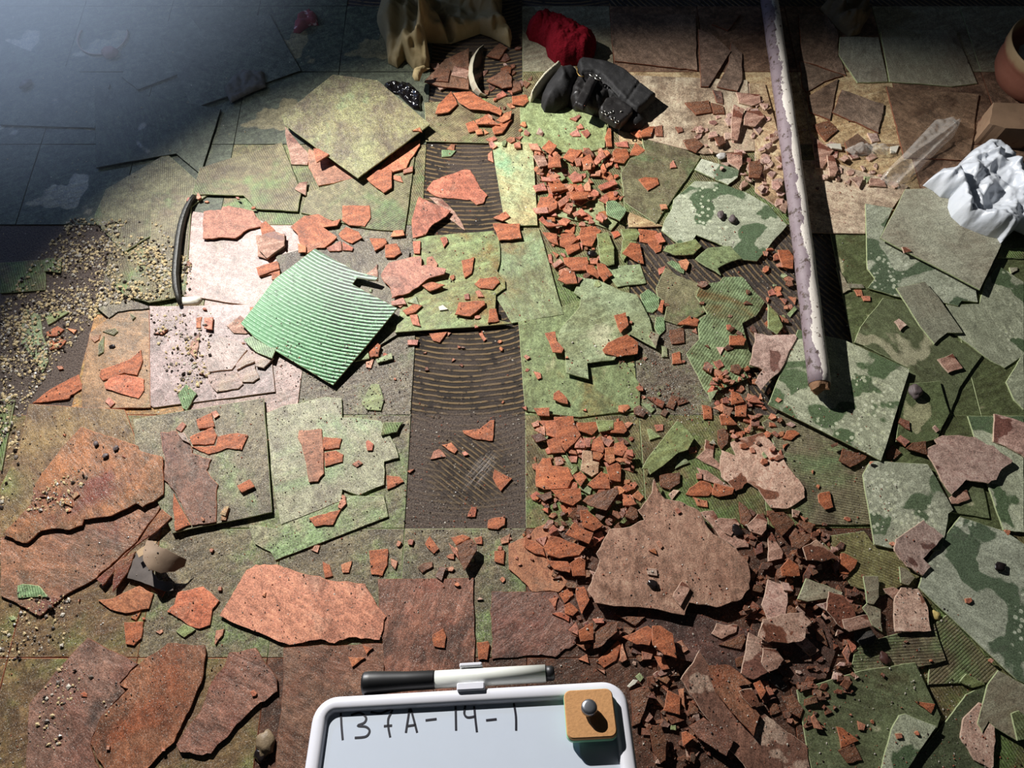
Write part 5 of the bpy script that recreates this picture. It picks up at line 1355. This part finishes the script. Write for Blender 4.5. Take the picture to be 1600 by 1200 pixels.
S_ = [[(150, 325), (153, 385), (158, 445)], [(195, 335), (235, 325), (262, 345), (255, 368), (225, 382), (262, 387), (278, 405), (262, 430), (212, 436)], [(282, 322), (330, 326), (380, 308), (362, 350), (362, 390), (370, 433)], [(342, 384), (378, 381)],
      [(440, 413), (450, 350), (459, 305), (474, 350), (490, 412)], [(445, 384), (485, 378)], [(528, 358), (577, 352)], [(662, 290), (664, 403)], [(706, 293), (701, 328), (716, 345), (751, 340)], [(745, 295), (750, 350), (757, 410)], [(798, 358), (845, 353)], [(922, 282), (931, 340), (932, 403)]]
V = []; Fs = []
def smoothp(p, k_=5):
    if len(p) < 3: return [tuple(np.array(p[0])+(np.array(p[1])-np.array(p[0]))*i/6) for i in range(7)]
    o = []
    for i in range(len(p)-1):
        p0 = np.array(p[max(i-1, 0)]); p1 = np.array(p[i]); p2 = np.array(p[i+1]); p3 = np.array(p[min(i+2, len(p)-1)])
        for q in range(k_):
            t = q/k_; o.append(tuple(.5*((2*p1)+(-p0+p2)*t+(2*p0-5*p1+4*p2-p3)*t*t+(-p0+3*p1-3*p2+p3)*t**3)))
    return o+[p[-1]]
for s_ in S_:
    pts = [uv(480+x/2.857, 1000+y/2.857, .0057) for x, y in smoothp(s_)]; base_ = len(V); hw = .00075
    for i, p in enumerate(pts):
        a = np.array(pts[max(i-1, 0)]); c_ = np.array(pts[min(i+1, len(pts)-1)]); d = (c_-a)/(np.hypot(*(c_-a))+1e-9); nn_ = np.array([-d[1], d[0]])*hw
        for sg, wz in ((1, .0055), (1, .0058), (-1, .0058), (-1, .0055)): V.append(tuple(W(p[0]+nn_[0]*sg, p[1]+nn_[1]*sg, wz)))
    for i in range(len(pts)-1):
        for j in range(4): q = (j+1) % 4; Fs.append((base_+i*4+j, base_+i*4+q, base_+i*4+4+q, base_+i*4+4+j))
    Fs += [(base_, base_+1, base_+2, base_+3), tuple(base_+(len(pts)-1)*4+j for j in (3, 2, 1, 0))]
link('handwriting', V, Fs, INK, parent=wb, origin=tuple(wb.location))
# clip
u0, v0 = uv(714, 1062, .012); u1, v1 = uv(757, 1030, .012); u1b = uv(757, 1062, .012)[0]
def rbox(name, ua, ub, va, vb_, wa, wb_, mat, parent, r=.002): 
    L0 = rr(ua, ub, va, vb_, r, 5); L1 = rr(ua+.0008, ub-.0008, va+.0008, vb_-.0008, max(.0006, r-.0008), 5)
    return loft(name, [[(a, b_, wa) for a, b_ in L0], [(a, b_, wb_-.0008) for a, b_ in L0], [(a, b_, wb_) for a, b_ in L1]], mat, parent, smooth=False)
vmk = vt+.0088
rbox('marker_clip', u0, u1b, vt-.003, vt+.003, -.003, .0128, WP, wb, .0012)
rbox('marker_clip', u0+.0015, u1b-.002, vmk+.0068, vmk+.0098, -.003, .0115, WP, wb, .001)
rbox('clip_back', u0+.001, u1b-.001, vt-.002, vmk+.009, -.006, -.003, WP, wb, .001)
# marker
mk0 = uv(567, 1054, .008); mk1 = uv(866, 1046, .008)
vm = vmk+.0002
MKB = simple('black_marker_cap', c8(26, 26, 28), .45, var=.1, bump=0); MKW = simple('white_marker_barrel', c8(232, 234, 226), .3, var=.03, bump=0)
e = empty('dry_erase_marker', 700, 1050, 0); e.location = W((mk0[0]+mk1[0])/2, vm, .006); bpy.context.view_layer.update(); tag(e, 'black-capped white dry-erase marker clipped above the whiteboard', 'marker')
def rod(name, ua, ub, rads, mat):
    n_ = len(rads); V = []; Fs = []; m_ = 24
    for i, (t, r_) in enumerate(rads):
        for j in range(m_): a = 2*math.pi*j/m_; V.append(tuple(W(ua+(ub-ua)*t, vm+r_*math.cos(a), .006+r_*math.sin(a))))
    for i in range(n_-1):
        for j in range(m_): Fs.append((i*m_+j, i*m_+(j+1) % m_, (i+1)*m_+(j+1) % m_, (i+1)*m_+j))
    Fs += [tuple(range(m_))[::-1], tuple((n_-1)*m_+j for j in range(m_))]
    return link(name, V, Fs, mat, parent=e, origin=tuple(e.location), smooth=True)
um = uv(680, 1050, .008)[0]; ue = uv(852, 1046, .008)[0]
rod('cap', mk0[0], um, [(0, .006), (.01, .0078), (.04, .0086), (.12, .0088), (.3, .0082), (.6, .0072), (.98, .0069), (1, .0066)], MKB)
rod('barrel', um, ue, [(0, .006), (0, .0065), (.5, .0065), (1, .0065), (1, .005)], MKW)
rod('end_plug', ue, mk1[0], [(0, .0052), (0, .0056), (.8, .0056), (1, .0046)], MKB)
# cork magnet
ca = uv(886, 1160, .016); cb_ = uv(958, 1079, .016); cu0, cu1 = ca[0], uv(962, 1120, .016)[0]; cv0, cv1 = uv(920, 1155, .016)[1], uv(920, 1077, .016)[1]
e = empty('cork_magnet', 900, 1100, 0); e.location = W((cu0+cu1)/2, (cv0+cv1)/2, .0102); bpy.context.view_layer.update(); tag(e, 'square cork pad magnet with a steel pin on the board corner', 'magnet')
rbox('magnet_base', cu0, cu1, cv0, cv1, .0103, .0140, simple('mint_green_plastic', c8(150, 214, 170), .4, var=.05, bump=0), e, .005)
rbox('cork_pad', cu0+.0003, cu1-.0003, cv0+.0003, cv1-.0003, .0140, .0172, simple('fine_cork', c8(196, 144, 92), .85, var=.25, scale=500, bump=.4, bdist=.0008), e, .005)
pc = ((cu0+cu1)/2-.0005, (cv0+cv1)/2+.0015); V = []; Fs = []; m_ = 28
PR = [(.0030, .0172), (.0030, .019), (.0052, .0200), (.0058, .0215), (.0056, .0245), (.0046, .0255), (.003, .0258), (0, .0258)]
for r_, z_ in PR:
    for j in range(m_): a = 2*math.pi*j/m_; V.append(tuple(W(pc[0]+r_*math.cos(a), pc[1]+r_*math.sin(a), z_)))
for i in range(len(PR)-1):
    for j in range(m_): Fs.append((i*m_+j, i*m_+(j+1) % m_, (i+1)*m_+(j+1) % m_, (i+1)*m_+j))
link('steel_pin', V, Fs, simple('brushed_steel', c8(150, 152, 158), .35, .9, .15, bump=0), parent=e, origin=tuple(e.location), smooth=True)

# ---------------------------------------------------------------- loose grit
def crumbs(name, label, cat, regions, size, mats):
    V = []; Fs = []; fm = []
    base = np.array([(1, 0, 0), (-1, 0, 0), (0, 1, 0), (0, -1, 0), (0, 0, 1), (0, 0, -1)], float)
    tri = [(0, 2, 4), (2, 1, 4), (1, 3, 4), (3, 0, 4), (2, 0, 5), (1, 2, 5), (3, 1, 5), (0, 3, 5)]
    for poly, cnt in regions:
        xs = [p[0] for p in poly]; ys = [p[1] for p in poly]; k_ = 0
        while k_ < cnt:
            x, y = random.uniform(min(xs), max(xs)), random.uniform(min(ys), max(ys))
            if not inside(poly, np.array([x]), np.array([y]))[0]: continue
            k_ += 1; wx, wy = un(x, y, .004)
            # grit gathers in drifts
            if noise.noise(Vector((wx*16, wy*16, 3)))+.25*random.gauss(0, 1) < -.05: continue
            z = hm_at(wx, wy); s_ = size[0]+(size[1]-size[0])*random.random()**2.5
            q = base*np.array([s_, s_*random.uniform(.5, 1), s_*random.uniform(.25, .6)])*rng.uniform(.75, 1.2, (6, 1)); a = random.uniform(0, 6.28); ca_, sa = math.cos(a), math.sin(a)
            o = len(V); dz = -q[5][2]
            for p in q: V.append((wx+p[0]*ca_-p[1]*sa, wy+p[0]*sa+p[1]*ca_, z+p[2]+dz))
            mi = random.randrange(len(mats))
            for t in tri: Fs.append((o+t[0], o+t[1], o+t[2])); fm.append(mi)
    ob = link(name, V, Fs, mats, fm=fm); return tag(ob, label, cat, kind='stuff')
cm = lambda n, c, r=.7: simple(n, c, r, var=.15, bump=0)
CY, CW, CGy, CBk, CRd = cm('cream_grit', c8(206, 184, 140)), cm('white_grit', c8(200, 192, 178), .3), cm('grey_grit', c8(120, 108, 98), .35), cm('dark_grit', c8(52, 42, 36), .3), cm('red_grit', c8(150, 84, 60))
crumbs('gravel_drift', 'pale cream and grey gravel drift spread over the floor at the left', 'gravel', [([(60, 400), (110, 340), (250, 350), (300, 420), (250, 470), (160, 480), (60, 600), (0, 700), (0, 480)], 9500), ([(210, 420), (300, 400), (300, 480), (210, 470)], 260), ([(60, 735), (150, 730), (120, 800), (50, 800)], 260), ([(0, 930), (110, 930), (100, 1010), (0, 1040)], 420), ([(230, 480), (330, 490), (330, 600), (270, 620)], 480), ([(20, 640), (55, 630), (20, 780), (0, 800)], 240), ([(90, 1040), (200, 1060), (180, 1110), (60, 1190), (60, 1080)], 200)], (.0012, .0052), [CY, CY, CW, CGy, CBk, CY])  # cream and grey flakes of the gravel at the left
crumbs('floor_grit', 'grey and dark grit scattered thinly over the middle of the floor', 'grit', [([(0, 600), (430, 480), (620, 560), (820, 650), (830, 820), (600, 1000), (0, 1200)], 6500), ([(430, 540), (640, 540), (640, 670), (430, 660)], 1600), ([(620, 640), (815, 640), (815, 840), (620, 840)], 1500)], (.0005, .0022), [CGy, CGy, CW, CBk, CBk, CRd])
crumbs('rubble_crumbs', 'red and dark crumbs scattered among the shards on the right', 'crumbs', [([(660, 180), (1340, 180), (1340, 620), (820, 640), (620, 400)], 3200), ([(820, 640), (1350, 640), (1600, 1200), (980, 1200), (820, 1000)], 5200), ([(930, 600), (1100, 600), (1100, 660), (990, 660)], 500), ([(990, 540), (1060, 590), (960, 580)], 200)], (.0006, .0026), [CRd, CRd, CBk, CGy, CW])
crumbs('pale_specks', 'a few pale specks scattered in the dark upper left', 'specks', [([(0, 0), (640, 0), (600, 130), (300, 260), (100, 380), (0, 400)], 420)], (.0008, .0026), [CW, CY, CGy])

# ---------------------------------------------------------------- haze (dusty air) between the floor and the lamp
hz = bmesh.new(); bmesh.ops.create_cube(hz, size=1); me = bpy.data.meshes.new('haze'); hz.to_mesh(me); hz.free()
ho = bpy.data.objects.new('haze', me); C.objects.link(ho); ho.scale = (2.6, 2.8, 1.1); ho.location = (-1.35, 1.85, .50)
vm_ = bpy.data.materials.new('dusty_air'); vm_.use_nodes = True; nt = vm_.node_tree; nt.nodes.clear()
vo = nt.nodes.new('ShaderNodeOutputMaterial'); vs = nt.nodes.new('ShaderNodeVolumePrincipled'); nt.links.new(vs.outputs[0], vo.inputs['Volume'])
tc = nt.nodes.new('ShaderNodeTexCoord'); ln = nt.nodes.new('ShaderNodeVectorMath'); ln.operation = 'LENGTH'; nt.links.new(tc.outputs['Object'], ln.inputs[0])
mr = nt.nodes.new('ShaderNodeMapRange'); mr.interpolation_type = 'SMOOTHSTEP'; nt.links.new(ln.outputs['Value'], mr.inputs[0]); mr.inputs[1].default_value = .48; mr.inputs[2].default_value = .06; mr.inputs[3].default_value = 0; mr.inputs[4].default_value = 2.4
nt.links.new(mr.outputs[0], vs.inputs['Density']); vs.inputs['Color'].default_value = (.62, .76, 1, 1); vs.inputs['Anisotropy'].default_value = .0
me.materials.append(vm_); tag(ho, 'blue dusty haze hanging over the dark upper left', 'haze', kind='stuff')

# the 300 largest shards stay single things; the small fry of the rubble becomes one heap
sh = [(r['A'], r['o']) for r in REC if r['o'].name.startswith('tile_shard')] + FILLREC
sh.sort(key=lambda t: -t[0]); rest_ = [o for _, o in sh[300:]]; gone = {o.name for o in rest_}; REC = [r for r in REC if r['o'].name not in gone] + [q for q in FREC if q['o'].name not in gone]
V = []; Fs = []; fm = []; ml = []
for o in rest_:
    me = o.data; b_ = len(V); idx = []
    for m in me.materials:
        if m.name not in [q.name for q in ml]: ml.append(m)
        idx.append([q.name for q in ml].index(m.name))
    V += [tuple(v.co+o.location) for v in me.vertices]
    for p_ in me.polygons: Fs.append(tuple(b_+i for i in p_.vertices)); fm.append(idx[p_.material_index])
    bpy.data.objects.remove(o); bpy.data.meshes.remove(me)
hp_ = link('tile_fragments', V, Fs, ml, fm=fm); tag(hp_, 'heaped small orange, brown and green tile fragments strewn over the whole floor', 'tile fragments', kind='stuff')
# ---------------------------------------------------------------- labels for the pieces without their own
LM = {'the black boot': (915, 150), 'the red cloth bundle': (880, 62), 'the brown paper': (680, 60), 'the white crescent': (742, 110), 'the raised diamond tile': (558, 195), 'the black rubber strip': (280, 390),
 'the curled ribbed tile': (500, 495), 'the central bright green tile': (710, 440), 'the ridged black patch': (720, 265), 'the wide black comb patch': (720, 580), 'the pale upright tile strip': (830, 430), 'the clean green tile': (900, 560),
 'the pipe end': (1280, 615), 'the pole middle': (1240, 300), 'the pole top': (1205, 60), 'the clear wrap': (1440, 240), 'the white bag': (1540, 300), 'the flower pot': (1570, 100), 'the grey-brown square tile': (1475, 370),
 'the pink-white tile': (330, 560), 'the rusty orange tile': (190, 560), 'the left gravel': (120, 430), 'the big rust-red slab': (150, 750), 'the grey-brown wrapper': (260, 880), 'the pale green tile': (520, 720), 'the dusty black patch': (715, 740),
 'the wide orange slab': (475, 945), 'the marker': (700, 1045), 'the whiteboard': (735, 1130), 'the central slab': (1060, 880), 'the pointed green shard': (1045, 700), 'the pink-grey slab': (1190, 735), 'the square tile at the pipe end': (1330, 640),
 'the big pink shard': (1510, 720), 'the very large wet tile': (1530, 930), 'the ring-marked tile': (1420, 790), 'the white-blotched slab': (1150, 1110), 'the bottom right wet tile': (1360, 1120), 'the mottled tile with a hole': (1140, 520), 'the pale pebble tile': (1140, 345),
 'the bottom left slab': (100, 1120), 'the bottom curved slab': (240, 1110), 'the cream stained tile': (1080, 170), 'the hoop': (160, 70), 'the red rag': (485, 35)}
def rel(r):
    n, (lx, ly) = min(LM.items(), key=lambda kv: (kv[1][0]-r['x'])**2+(kv[1][1]-r['y'])**2)
    dx, dy = r['x']-lx, r['y']-ly; d = math.hypot(dx, dy)
    if d < 22: return 'right by '+n, d
    ang = math.degrees(math.atan2(-dy, dx)) % 360
    w_ = ['right of', 'above right of', 'above', 'above left of', 'left of', 'below left of', 'below', 'below right of'][int((ang+22.5)//45) % 8]
    return ('just '+w_ if d < 70 else w_)+' '+n, d
def size_word(A): return 'tiny' if A < 90 else 'small' if A < 350 else 'medium' if A < 1300 else 'large' if A < 6000 else 'very large'
shape_w = {3: 'triangular', 4: 'four-sided', 5: 'five-sided', 6: 'six-sided'}
cand = {}
for r in REC:
    if r['label']: 
        tag(r['o'], r['label'])
        r['o']['category'] = 'floor tile' if r['o'].name.startswith('floor') else 'tile shard'; continue
    if r['big'] == 'laid':
        lb = f"{MAT[r['code']][2]} square floor tile laid flat {rel(r)[0]}"
    else:
        lb = f"{size_word(r['A'])} {MAT[r['code']][2]} {shape_w.get(r['n'], 'jagged')} {'tile piece' if r['o'].name.startswith('floor') else 'shard'} {rel(r)[0]}"
    cand.setdefault(lb, []).append(r)
for lb, rs in cand.items():
    cat = lambda r: 'floor tile' if r['o'].name.startswith('floor') else 'tile shard'
    if len(rs) == 1: tag(rs[0]['o'], lb, cat(rs[0])); continue
    sx = max(r['x'] for r in rs)-min(r['x'] for r in rs); sy = max(r['y'] for r in rs)-min(r['y'] for r in rs)
    rs.sort(key=lambda r: r['x'] if sx > sy else r['y'])
    nm = {2: ['left', 'right'] if sx > sy else ['upper', 'lower'], 3: ['leftmost', 'middle', 'rightmost'] if sx > sy else ['uppermost', 'middle', 'lowest']}.get(len(rs))
    for i, r in enumerate(rs):
        if nm: tag(r['o'], f'{nm[i]} {lb}', cat(r))
        else:
            o_ = ['leftmost', 'second from left', 'third from left', 'fourth from left', 'fifth from left'] if sx > sy else ['uppermost', 'second from top', 'third from top', 'fourth from top', 'fifth from top']
            tag(r['o'], (o_[i] if i < 5 else 'last') + ' ' + lb, cat(r))

for r in REC:
    r['o']['kind'] = 'structure' if r['big'] == 'laid' else 'thing'
    if r['big'] != 'laid': r['o']['group'] = 'broken tile shards strewn on the floor' if r['o'].name.startswith('tile_shard') else 'loose floor tiles'
